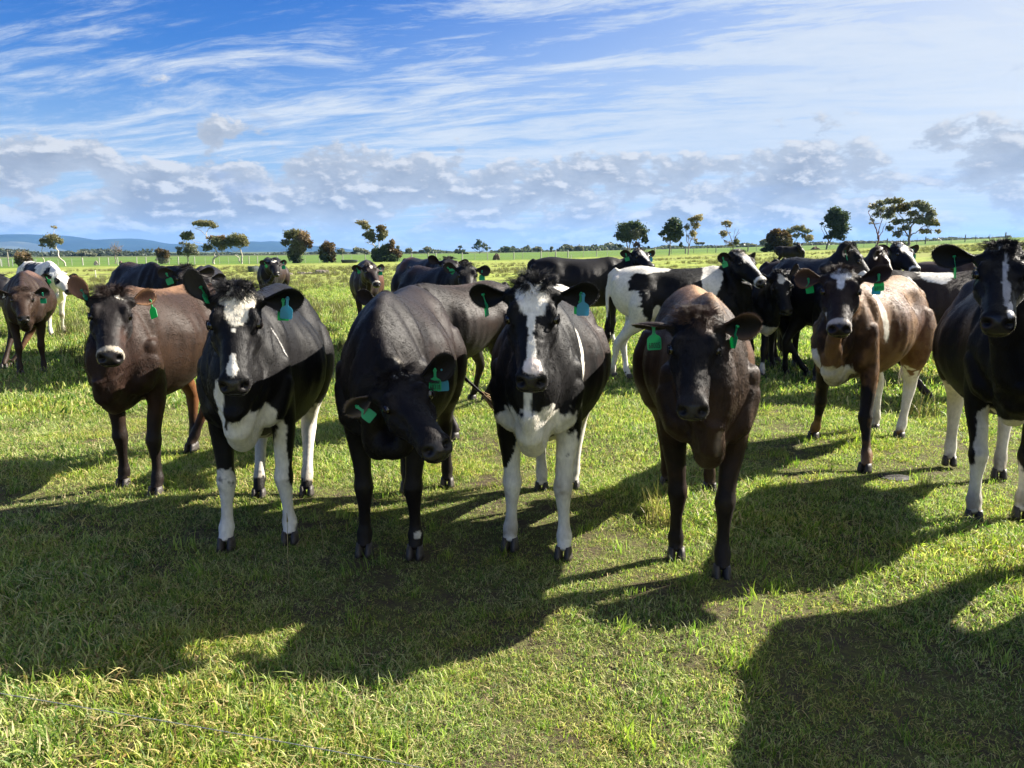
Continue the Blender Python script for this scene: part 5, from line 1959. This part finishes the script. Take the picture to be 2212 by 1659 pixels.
# 4 black with white blaze, centre
build_cow.tail_col = (.5, .48, .45)
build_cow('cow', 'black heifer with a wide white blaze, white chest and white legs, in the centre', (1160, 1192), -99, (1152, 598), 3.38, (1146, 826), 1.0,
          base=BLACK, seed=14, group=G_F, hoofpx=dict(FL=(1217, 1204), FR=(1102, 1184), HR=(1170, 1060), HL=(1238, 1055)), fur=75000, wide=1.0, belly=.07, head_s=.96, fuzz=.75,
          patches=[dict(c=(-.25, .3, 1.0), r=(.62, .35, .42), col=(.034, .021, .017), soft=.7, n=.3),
                   dict(sp='h', c=(.065, -.006, .05), r=(.050, .088, .09), col=(.74, .70, .62), n=.25), dict(sp='h', c=(.120, -.004, .05), r=(.085, .068, .09), col=(.74, .70, .62), n=.22), dict(sp='h', c=(.215, -.004, .05), r=(.07, .018, .05), col=WHITE, n=.2),
                   dict(sp='h', c=(.375, .0, .04), r=(.085, .020, .05), col=WHITE, n=.15), dict(sp='h', c=(.435, .008, .03), r=(.038, .046, .045), col=(.74, .64, .58), n=.2),
                   dict(c=(.72, 0, .60), r=(.34, .30, .215), col=WHITE, n=.22), dict(c=(.90, 0, .86), r=(.10, .022, .20), col=WHITE, n=.25), dict(c=(.47, 0, .25), r=(.25, .30, .36), col=WHITE, n=.15), dict(c=(-.62, 0, .30), r=(.3, .4, .44), col=WHITE, n=.15),
                   dict(c=(.50, -.165, .545), r=(.12, .055, .13), col=BLACK, n=.3), dict(c=(.44, -.25, .60), r=(.06, .05, .10), col=BLACK, n=.3), dict(c=(0, 0, .53), r=(.55, .24, .06), col=WHITE, n=.2),
                   dict(c=(.37, .26, 1.00), r=(.026, .16, .17), rot=8, col=WHITE, n=.25), dict(c=(.40, -.26, 1.00), r=(.03, .16, .20), col=WHITE, n=.2), dict(c=(-.42, .0, 1.32), r=(.16, .24, .09), col=WHITE, n=.3), dict(c=(-.30, .14, 1.27), r=(.10, .07, .035), col=WHITE, n=.3)],
          ears=dict(L=dict(dir=(1, -.1, .10), face=(.05, 1, -.30), inner=(.004, .004, .004), L=.215, W=.14), R=dict(dir=(1, -.1, .05), face=(.05, 1, -.35), inner=(.005, .004, .004), L=.21, W=.135)),
          tags=[dict(ear='L', col='green', u=.56, nrm=(-.25, -1, 0), down=(-.05, -.05, -1), sc=.98, off=.006), dict(ear='L', col='blue', u=.60, nrm=(0, -1, 0), down=(-.02, -.05, -1), sc=1.0, off=.017, lab='blue tag'), dict(ear='R', col='green', u=.62, nrm=(-1, -.35, 0), down=(.40, -.1, -1), sc=1.0, off=.012, curl=.5)], tuft=1900, tuft_len=1.0)

# 5 brown calf, lowered head
build_cow.tail_col = (.03, .02, .015)
build_cow('cow', 'dark brown calf with lowered head and tag 68005, walking forward', (1509, 1226), -98, (1503, 668), 3.28, (1497, 890), 1.0,
          base=(.036, .020, .012), seed=15, group=G_F, hoofpx=dict(FR=(1460, 1206), FL=(1558, 1246), HR=(1440, 1050), HL=(1532, 1062)), fur=75000, wide=.90, fuzz=1.1, hair_len=1.0, head_s=.90,
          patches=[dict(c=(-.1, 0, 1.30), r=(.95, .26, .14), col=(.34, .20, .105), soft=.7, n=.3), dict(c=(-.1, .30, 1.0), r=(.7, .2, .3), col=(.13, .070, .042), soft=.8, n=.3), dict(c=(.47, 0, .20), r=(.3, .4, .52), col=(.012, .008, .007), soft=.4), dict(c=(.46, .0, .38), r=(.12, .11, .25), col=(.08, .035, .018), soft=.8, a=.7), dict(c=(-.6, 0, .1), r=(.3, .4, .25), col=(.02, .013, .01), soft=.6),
                   dict(sp='h', c=(.20, -.02, .0), r=(.30, .20, .22), col=(.010, .008, .008), soft=.4), dict(sp='h', c=(.05, .05, .05), r=(.09, .06, .06), col=(.085, .05, .035), soft=.7, n=.4), dict(sp='h', c=(.45, 0, -.05), r=(.10, .12, .12), col=(.022, .019, .019), soft=.5), dict(c=(.82, .02, .72), r=(.06, .02, .12), col=(.2, .15, .11), soft=.7)],
          ears=dict(L=dict(dir=(1, -.05, .12), face=(.0, 1, -.20), inner=(.006, .005, .005), rim=(.12, .07, .045), col=(.06, .03, .02), L=.22, W=.15), R=dict(dir=(1, -.25, .16), face=(.1, .35, -1), inner=(.006, .005, .005), col=(.02, .012, .01), L=.21, W=.10, fold=-1.6)),
          tags=[dict(ear='R', col='green', u=.45, nrm=(.12, -1, .1), down=(.05, -.1, -1), sc=1.15, text='68005', lab='green tag numbered 68005', off=.02), dict(ear='L', col='green', u=.42, nrm=(-1, -.3, 0), down=(-.25, -.1, -1), sc=1.0, off=.015)], tuft=1400, tuft_len=.95, tuft_col=(.075, .043, .030))

# 6 brown and white patched heifer
build_cow.tail_col = (.5, .46, .4)
build_cow('cow', 'rusty brown and white patched heifer with a white star and green tags on both ears', (1812, 985), -134, (1818, 575), 5.15, (1815, 706), 1.0,
          base=(.22, .120, .055), seed=16, group=G_F, hoofpx=dict(FR=(1757, 948), FL=(1868, 1018), HR=(1888, 930), HL=(1942, 948)), fur=66000, fuzz=1.2, hair_len=1.2,
          patches=[dict(c=(-.2, .3, .95), r=(.8, .2, .45), col=(.10, .042, .022), soft=1.0, n=.9), dict(c=(.0, .33, .62), r=(.35, .15, .12), col=(.05, .022, .013), soft=.5, n=.5),
                   dict(c=(.68, -.03, .88), r=(.20, .26, .42), col=(.030, .017, .012), soft=.5, n=.3, nohead=False), dict(c=(.52, .0, .72), r=(.20, .30, .22), col=(.05, .024, .014), soft=.8, n=.5),
                   dict(c=(.78, .0, .60), r=(.22, .17, .135), col=WHITE, n=.2), dict(c=(.74, -.14, .66), r=(.18, .10, .16), col=WHITE, n=.3), dict(c=(.50, 0, .37), r=(.50, .40, .26), p=6, col=(.012, .009, .008), soft=.3, n=.2), dict(c=(.47, -.14, .13), r=(.5, .15, .14), col=WHITE, n=.15), dict(c=(.47, .14, .05), r=(.5, .15, .12), col=WHITE, n=.15),
                   dict(c=(-.6, 0, .30), r=(.3, .4, .40), col=WHITE, n=.15), dict(c=(-.1, .15, .54), r=(.42, .3, .085), col=WHITE, n=.3), dict(c=(.36, .24, 1.06), r=(.050, .25, .24), rot=-10, col=WHITE, n=.2), dict(c=(-.63, .0, 1.28), r=(.15, .22, .09), col=WHITE, n=.3), dict(c=(-.77, .15, 1.08), r=(.05, .1, .09), col=WHITE, n=.25),
                   dict(sp='h', c=(.2, 0, -.04), r=(.36, .3, .3), col=(.026, .016, .013), soft=.2), dict(sp='h', c=(.0, 0, .06), r=(.06, .1, .08), col=(.05, .026, .016), soft=.4), dict(sp='h', c=(.075, .0, .05), r=(.050, .062, .07), col=(.74, .74, .72), n=.12), dict(sp='h', c=(.125, -.004, .05), r=(.075, .025, .07), col=(.74, .74, .72), n=.12),
                   dict(sp='h', c=(.458, 0, -.02), r=(.024, .12, .085), col=(.55, .50, .44), n=.15), dict(sp='h', c=(.33, -.05, -.12), r=(.10, .04, .07), col=WHITE, n=.2)],
          ears=dict(L=dict(dir=(1, -.05, .36), face=(.0, 1, -.10), inner=(.018, .010, .010), col=(.03, .018, .014), L=.23, W=.13), R=dict(dir=(1, -.1, .05), face=(.05, 1, .0), inner=(.045, .025, .018), col=(.06, .035, .022), rim=(.16, .09, .05), L=.20, W=.15)),
          tags=[dict(ear='L', col='blue', u=.50, nrm=(-.1, -1, 0), down=(.0, 0, -1), sc=1.05, off=.004, dv=.03, lab='blue grey tag'), dict(ear='L', col='green', u=.58, nrm=(-.15, -1, 0), down=(.08, -.05, -1), sc=1.15, off=.016, text='68050', lab='green numbered tag'), dict(ear='R', col='green', u=.5, nrm=(.2, -1, 0), down=(.15, -.1, -1), sc=1.05, off=.012)], tuft=1300, tuft_len=.7, tuft_col=(.045, .026, .018))

# 7 black, right edge
build_cow.tail_col = (.02, .015, .012)
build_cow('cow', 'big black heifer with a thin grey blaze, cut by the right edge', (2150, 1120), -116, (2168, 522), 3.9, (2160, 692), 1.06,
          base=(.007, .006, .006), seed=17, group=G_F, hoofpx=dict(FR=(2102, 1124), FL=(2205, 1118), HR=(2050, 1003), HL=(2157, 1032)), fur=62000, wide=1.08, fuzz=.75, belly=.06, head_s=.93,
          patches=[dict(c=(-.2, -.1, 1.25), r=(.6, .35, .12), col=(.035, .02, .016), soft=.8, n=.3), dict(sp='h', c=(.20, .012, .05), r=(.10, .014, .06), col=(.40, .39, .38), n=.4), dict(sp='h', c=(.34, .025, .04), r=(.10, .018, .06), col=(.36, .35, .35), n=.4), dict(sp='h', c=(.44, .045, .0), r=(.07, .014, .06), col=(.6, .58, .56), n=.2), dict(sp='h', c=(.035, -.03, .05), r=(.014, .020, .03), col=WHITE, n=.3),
                   dict(c=(.60, 0, .545), r=(.30, .22, .06), col=(.6, .56, .5), n=.25), dict(c=(.46, -.10, .40), r=(.2, .045, .24), col=WHITE, n=.2), dict(c=(.46, -.13, .14), r=(.2, .14, .20), col=WHITE, n=.2), dict(c=(.46, .13, .12), r=(.2, .14, .20), col=WHITE, n=.2), dict(c=(-.6, 0, .30), r=(.3, .4, .44), col=WHITE, n=.15), dict(c=(.47, -.215, .56), r=(.2, .085, .27), col=(.007, .006, .006), n=.25)],
          ears=dict(R=dict(dir=(1, -.05, .15), face=(.05, 1, -.2), inner=(.006, .006, .006), L=.235, W=.14), L=dict(dir=(1, -.1, .1), face=(.0, 1, -.2))),
          tags=[dict(ear='R', col='green', u=.45, nrm=(-.92, .38, 0), down=(.18, -.1, -1), sc=1.1, off=.012, curl=.2)], tuft=1500, tuft_len=.8)
print('FRONT', round(time.time() - t0c, 1))

MID = dict(vox=.013, fur=16000, tuft=500, group=G_B, hair_len=1.2)
BK = dict(vox=.017, fur=0, tuft=220, group=G_B, far=True)
TG = lambda e, c='green', **k: dict(ear=e, col=c, **k)
build_cow.tail_col = (.02, .015, .012)
# 8 brown-black behind 3 and 4
build_cow('cow', 'dark brown-backed heifer standing side on behind the head-down black one', (905, 935), -128, (850, 632), 5.55, (842, 735), .95, base=(.012, .009, .009), seed=21,
          hoofpx=dict(FL=(982, 948), HL=(1050, 866), HR=(1021, 864)),
          patches=[dict(c=(-.3, .2, 1.1), r=(.7, .5, .35), col=(.020, .012, .009), soft=.6, n=.3), dict(c=(-.2, 0, 1.28), r=(.5, .1, .04), col=(.045, .03, .025), soft=.6)],
          ears=dict(R=dict(dir=(.8, 0, .5)), L=dict(dir=(.9, 0, .55))), **{**MID, 'fur': 30000})
# 17 holstein side on
build_cow('cow', 'black and white spotted cow standing side on with its head raised to the right', (1548, 818), 2, (1594, 540), 8.95, (1652, 606), 1.02, base=BLACK, seed=22,
          hoofpx=dict(HR=(1325, 816), HL=(1357, 818)),
          patches=[dict(c=(-.70, 0, 1.02), r=(.30, .5, .42), col=WHITE, n=.22), dict(c=(-.6, 0, .4), r=(.35, .5, .55), col=WHITE, n=.1), dict(c=(-.06, 0, .88), r=(.36, .5, .44), col=BLACK, n=.2), dict(c=(-.48, -.2, 1.12), r=(.15, .25, .11), rot=10, col=BLACK, n=.25), dict(c=(-.36, 0, 1.27), r=(.22, .3, .045), col=WHITE, n=.3),
                   dict(c=(-.30, -.2, .78), r=(.07, .25, .13), col=WHITE, n=.3), dict(c=(-.33, -.2, .93), r=(.05, .25, .07), col=BLACK, n=.3), dict(c=(.30, 0, 1.10), r=(.11, .5, .32), rot=-18, col=WHITE, n=.2), dict(c=(.28, 0, .8), r=(.08, .5, .16), col=WHITE, n=.2), dict(c=(.28, -.25, .90), r=(.04, .15, .06), col=BLACK, n=.15),
                   dict(c=(.46, 0, .15), r=(.2, .4, .3), col=WHITE, n=.1), dict(c=(.86, 0, 1.08), r=(.10, .06, .10), col=WHITE, n=.4), dict(sp='h', c=(.18, 0, .06), r=(.26, .055, .05), col=(.55, .53, .5), n=.2), dict(sp='h', c=(.05, -.0, .05), r=(.06, .07, .05), col=(.5, .46, .4), n=.3), dict(sp='h', c=(.47, 0, -.05), r=(.05, .1, .1), col=WHITE, n=.15), dict(sp='h', c=(.36, 0, -.14), r=(.12, .08, .035), col=WHITE, n=.3)],
          tags=[TG('R', 'green', u=.6, nrm=(.1, -1, .1), down=(.35, 0, -1), sc=1.2), TG('L', 'blue', u=.45, nrm=(0, -1, 0), sc=1.3)], **{**MID, 'fur': 30000})
# 18 low head star
build_cow('cow', 'black calf with a white star, head lowered between the spotted and bony-hipped cows', (1634, 812), -72, (1683, 585), 8.8, (1702, 676), .95, base=BLACK, seed=23,
          hoofpx=dict(FR=(1622, 812), FL=(1647, 816)),
          patches=[dict(sp='h', c=(.10, 0, .05), r=(.07, .05, .08), col=(.5, .48, .44), n=.5), dict(c=(.66, 0, .60), r=(.25, .14, .08), col=(.5, .46, .38), n=.25), dict(c=(.46, 0, .08), r=(.2, .4, .13), col=WHITE, n=.2)],
          ears=dict(L=dict(dir=(.7, -.2, .7)), R=dict(dir=(.9, 0, .25), face=(0, 1, 0))), roll=18, **MID)
# 19 hips
build_cow('cow', 'black cow seen from behind with bony hips, left of the patched heifer', (1800, 794), 30, (1862, 585), 10.1, (1890, 640), .98, base=(.009, .008, .009), seed=24,
          hoofpx=dict(HR=(1697, 808), HL=(1742, 812)), patches=[dict(c=(-.3, 0, 1.3), r=(.5, .2, .08), col=(.03, .022, .02), soft=.7)], **MID)
# 20 big head raised
build_cow('cow', 'black cow with a long grey sheened forehead raised above the patched heifer', (1790, 824), -84, (1838, 524), 8.7, (1905, 622), 1.10, base=(.009, .008, .009), seed=25,
          patches=[dict(sp='h', c=(.2, 0, .06), r=(.28, .05, .04), col=(.05, .048, .046), n=.3)], tags=[TG('R', 'teal', u=.5, down=(.3, 0, -1), nrm=(1, -.3, 0)), TG('L', 'blue', u=.45, nrm=(0, -1, 0), sc=1.3)], **MID)
# 21 white blaze
build_cow('cow', 'cow with a slanting all-white blaze between the grey-sheened and the far black head', (1862, 800), -35, (1906, 535), 9.3, (1950, 630), 1.06, base=(.03, .018, .014), seed=26,
          patches=[dict(sp='h', c=(.14, 0, .06), r=(.22, .065, .06), col=WHITE, n=.15), dict(sp='h', c=(.3, 0, .06), r=(.18, .03, .06), col=(.5, .47, .42), n=.2)], tags=[TG('L', 'blue', u=.5, nrm=(0, -1, 0), sc=1.4)], **BK)
# 22 black white face
build_cow('cow', 'black cow with a white-splashed forehead looking right, furthest head of the right group', (1872, 772), -15, (1942, 523), 10.6, (1984, 580), 1.08, base=(.008, .007, .008), seed=27,
          patches=[dict(sp='h', c=(.12, 0, .06), r=(.14, .06, .06), col=WHITE, n=.3), dict(sp='h', c=(.47, 0, -.03), r=(.04, .08, .06), col=WHITE, n=.2)], tags=[TG('L', 'teal', u=.5, nrm=(0, -1, 0), sc=1.4)], **BK)
# 23 body behind 7
build_cow('cow', 'dark brown cow with white shoulders and white legs, half hidden behind the big black heifer', (2110, 852), -12, (2180, 600), 7.9, (2230, 690), 1.0, base=(.022, .014, .012), seed=28,
          hoofpx=dict(HR=(2008, 868), HL=(1988, 842)),
          patches=[dict(c=(-.72, 0, 1.22), r=(.18, .4, .14), col=WHITE, n=.25), dict(c=(-.05, 0, 1.26), r=(.16, .4, .10), col=WHITE, n=.3), dict(c=(-.6, 0, .30), r=(.3, .4, .36), col=WHITE, n=.2), dict(c=(-.62, -.15, .50), r=(.08, .1, .05), col=(.05, .02, .01), n=.2)], **MID)
build_cow('cow', 'brown-haired cow with a white shoulder tuft peeping over behind the big black heifer', (2120, 808), -75, (2086, 548), 9.0, (2075, 620), 1.05, base=(.05, .03, .022), seed=29,
          patches=[dict(c=(.45, 0, 1.3), r=(.2, .2, .1), col=WHITE, n=.3)], **BK)
# 16 black side-on
build_cow('cow', 'plain black cow standing side on in the middle with its face turned to us', (1322, 742), 4, (1378, 536), 12.6, (1408, 574), 1.08, base=(.007, .006, .007), seed=30,
          patches=[dict(sp='h', c=(.16, 0, .06), r=(.20, .028, .06), col=(.5, .48, .45), n=.3), dict(c=(.46, 0, .06), r=(.2, .4, .12), col=WHITE, n=.2)], tags=[TG('R', 'green', u=.5, nrm=(0, -1, 0), sc=1.2, down=(.3, 0, -1)), TG('L', 'blue', u=.5, nrm=(0, -1, 0), sc=1.3)], **BK)
# 15 pair of heads
build_cow('cow', 'black cow with a shaggy forehead behind the small group at centre left', (944, 758), -62, (967, 556), 11.2, (985, 590), 1.08, base=(.010, .008, .008), seed=31,
          patches=[dict(c=(-.5, 0, 1.2), r=(.3, .4, .2), col=(.09, .04, .025), soft=.5)], ears=dict(R=dict(dir=(.7, 0, .4))), **BK)
build_cow('cow', 'black cow with both ears out, tagged, looking down over the others at centre left', (972, 790), -58, (1008, 567), 9.6, (1013, 632), 1.0, base=(.010, .008, .008), seed=32,
          patches=[dict(sp='h', c=(.05, 0, .05), r=(.1, .06, .06), col=(.05, .048, .045), soft=.6, n=.4), dict(c=(-.3, 0, 1.25), r=(.5, .3, .12), col=(.04, .025, .02), soft=.6)], tags=[TG('R', 'green', u=.7, nrm=(-.3, -1, .3), down=(.8, 0, -.7), sc=1.1), TG('L', 'teal', u=.4, nrm=(0, -1, 0), sc=1.3)],
          ears=dict(R=dict(dir=(1, 0, .25), face=(0, 1, 0), W=.15), L=dict(dir=(1, 0, -.12), face=(0, 1, 0), W=.15)), **MID)
# 14 black/brown star
build_cow('cow', 'dark brown cow with a white forelock streak facing us alone, centre left', (795, 722), -80, (796, 568), 13.4, (816, 612), 1.03, base=(.016, .010, .009), seed=34,
          patches=[dict(c=(-.1, .3, 1.0), r=(.6, .2, .4), col=(.09, .035, .022), soft=.6), dict(sp='h', c=(.07, .01, .05), r=(.09, .028, .06), col=(.6, .55, .48), n=.4), dict(c=(.72, -.05, .60), r=(.2, .10, .14), col=WHITE, n=.3), RING],
          ears=dict(L=dict(face=(0, 1, 0), W=.15)), tags=[TG('L', 'teal', u=.5, nrm=(0, -1, 0), sc=1.3), TG('R', 'green', u=.5, nrm=(-.5, -1, 0), down=(.5, 0, -1))], **BK)
# 13 small distant star
build_cow('cow', 'distant black cow with a white heart-shaped star, alone left of centre', (583, 680), -84, (590, 559), 17.8, (598, 590), 1.05, base=(.008, .007, .008), seed=35,
          patches=[dict(c=(-.1, .3, 1.0), r=(.6, .2, .4), col=(.03, .016, .012), soft=.6), dict(sp='h', c=(.06, 0, .05), r=(.07, .055, .06), col=WHITE, n=.15), dict(sp='h', c=(.47, .02, -.02), r=(.04, .03, .04), col=WHITE), dict(c=(.7, .03, .55), r=(.15, .08, .10), col=WHITE, n=.3)],
          ears=dict(L=dict(face=(0, 1, 0), W=.15)), tags=[TG('L', 'teal', u=.55, nrm=(0, -1, 0), sc=1.5), TG('R', 'green', u=.4, nrm=(-.5, -1, 0), down=(.5, 0, -1), sc=1.2)], **BK)
# 9 left black group
build_cow('cow', 'black cow with a green tag, head to the right, behind the brown front heifer', (352, 809), -48, (402, 572), 9.0, (412, 640), 1.05, base=(.010, .008, .008), seed=36,
          patches=[dict(c=(-.3, 0, 1.3), r=(.5, .3, .10), col=(.05, .028, .02), soft=.6)], tags=[TG('R', 'green', u=.5, nrm=(.1, -1, .2), down=(.35, 0, -1), sc=1.35)], ears=dict(R=dict(dir=(.9, .1, .0), face=(.3, 1, 0))), **MID)
build_cow('cow', 'black rump of a cow at the left end of that black pair', (285, 769), -70, (330, 600), 10.6, (332, 660), 1.0, base=(.010, .008, .008), seed=37, **BK)
build_cow('cow', 'black cow whose ear shows between the tagged cow and the white-forehead heifer', (447, 778), -75, (436, 587), 10.2, (440, 650), 1.0, base=(.010, .008, .008), seed=38, ears=dict(L=dict(dir=(1, 0, .1), face=(0, 1, 0))), **BK)
# 10 brown far left
build_cow('cow', 'small plain brown calf at the left edge, facing us', (70, 805), -62, (46, 620), 9.0, (50, 686), .96, base=(.026, .015, .010), seed=39,
          hoofpx=dict(FR=(45, 810), FL=(96, 803), HR=(10, 795), HL=(30, 792)), patches=[dict(c=(-.2, 0, 1.28), r=(.6, .3, .1), col=(.12, .07, .05), soft=.6), dict(c=(-.6, 0, .3), r=(.3, .4, .4), col=(.16, .08, .04), soft=.6), dict(c=(.8, 0, .8), r=(.2, .15, .3), col=(.03, .017, .013), soft=.7, nohead=False), dict(c=(.46, 0, .1), r=(.2, .4, .3), col=(.022, .014, .012), soft=.6)],
          ears=dict(L=dict(dir=(1, 0, .12), face=(0, 1, 0), inner=(.01, .008, .008), W=.15)), tags=[TG('L', 'teal', u=.55, nrm=(0, -1, 0), sc=1.35), TG('R', 'white', u=.4, sc=.6)], **MID)
# 11 holstein left
build_cow('cow', 'white calf with black patches on neck and eye, behind the small brown calf', (124, 722), -40, (127, 588), 13.5, (151, 626), 1.02, base=WHITE, seed=40,
          hoofpx=dict(FR=(112, 726), FL=(138, 720)),
          patches=[dict(c=(-.12, 0, 1.06), r=(.36, .5, .26), rot=20, col=BLACK, n=.25), dict(c=(.62, -.1, .95), r=(.14, .22, .30), col=BLACK, n=.25, nohead=False), dict(c=(-.75, -.1, 1.0), r=(.08, .2, .12), col=BLACK, n=.2), dict(sp='h', c=(.17, -.09, -.02), r=(.08, .05, .07), col=BLACK, n=.2), dict(sp='h', c=(.16, .12, -.02), r=(.06, .05, .06), col=BLACK, n=.2)],
          ears=dict(L=dict(dir=(1, 0, .05), col=BLACK, inner=(.01, .01, .01), face=(0, 1, 0)), R=dict(dir=(1, 0, .1), col=BLACK, face=(0, 1, 0))), tags=[TG('L', 'teal', u=.55, nrm=(0, -1, 0), sc=1.4), TG('R', 'green', u=.5, nrm=(-.3, -1, 0), down=(.6, 0, -1), sc=1.3)], **BK)
# 12 far left
build_cow('cow', 'grey-black cow with a white back spot at the very left edge', (-45, 750), -62, (-4, 592), 12.0, (8, 632), 1.05, base=(.012, .011, .012), seed=41,
          patches=[dict(c=(-.45, 0, 1.32), r=(.16, .2, .08), col=WHITE, n=.2)], ears=dict(L=dict(face=(0, 1, 0))), tags=[TG('L', 'teal', u=.5, nrm=(0, -1, 0), sc=1.5)], **BK)
# 26 distant calf
build_cow('cow', 'far small black calf standing alone before the dome-shaped bush', (16.0, 43.6, 0), -20, (1724, 524), 43.4, (1731, 535), .98, base=(.009, .008, .009), seed=42, ears=dict(L=dict(face=(0, 1, 0))), **BK)
build_cow('cow', 'black heifer just beyond the right edge, its shadow filling the near right corner', (2.49, 2.36, 0), -113, (3108, 458), 1.97, (3150, 780), 1.17, base=BLACK, seed=43, **{**BK, 'group': G_F})
print('HERD', round(time.time() - t0c, 1), 'TOTAL', round(time.time() - T0, 1))
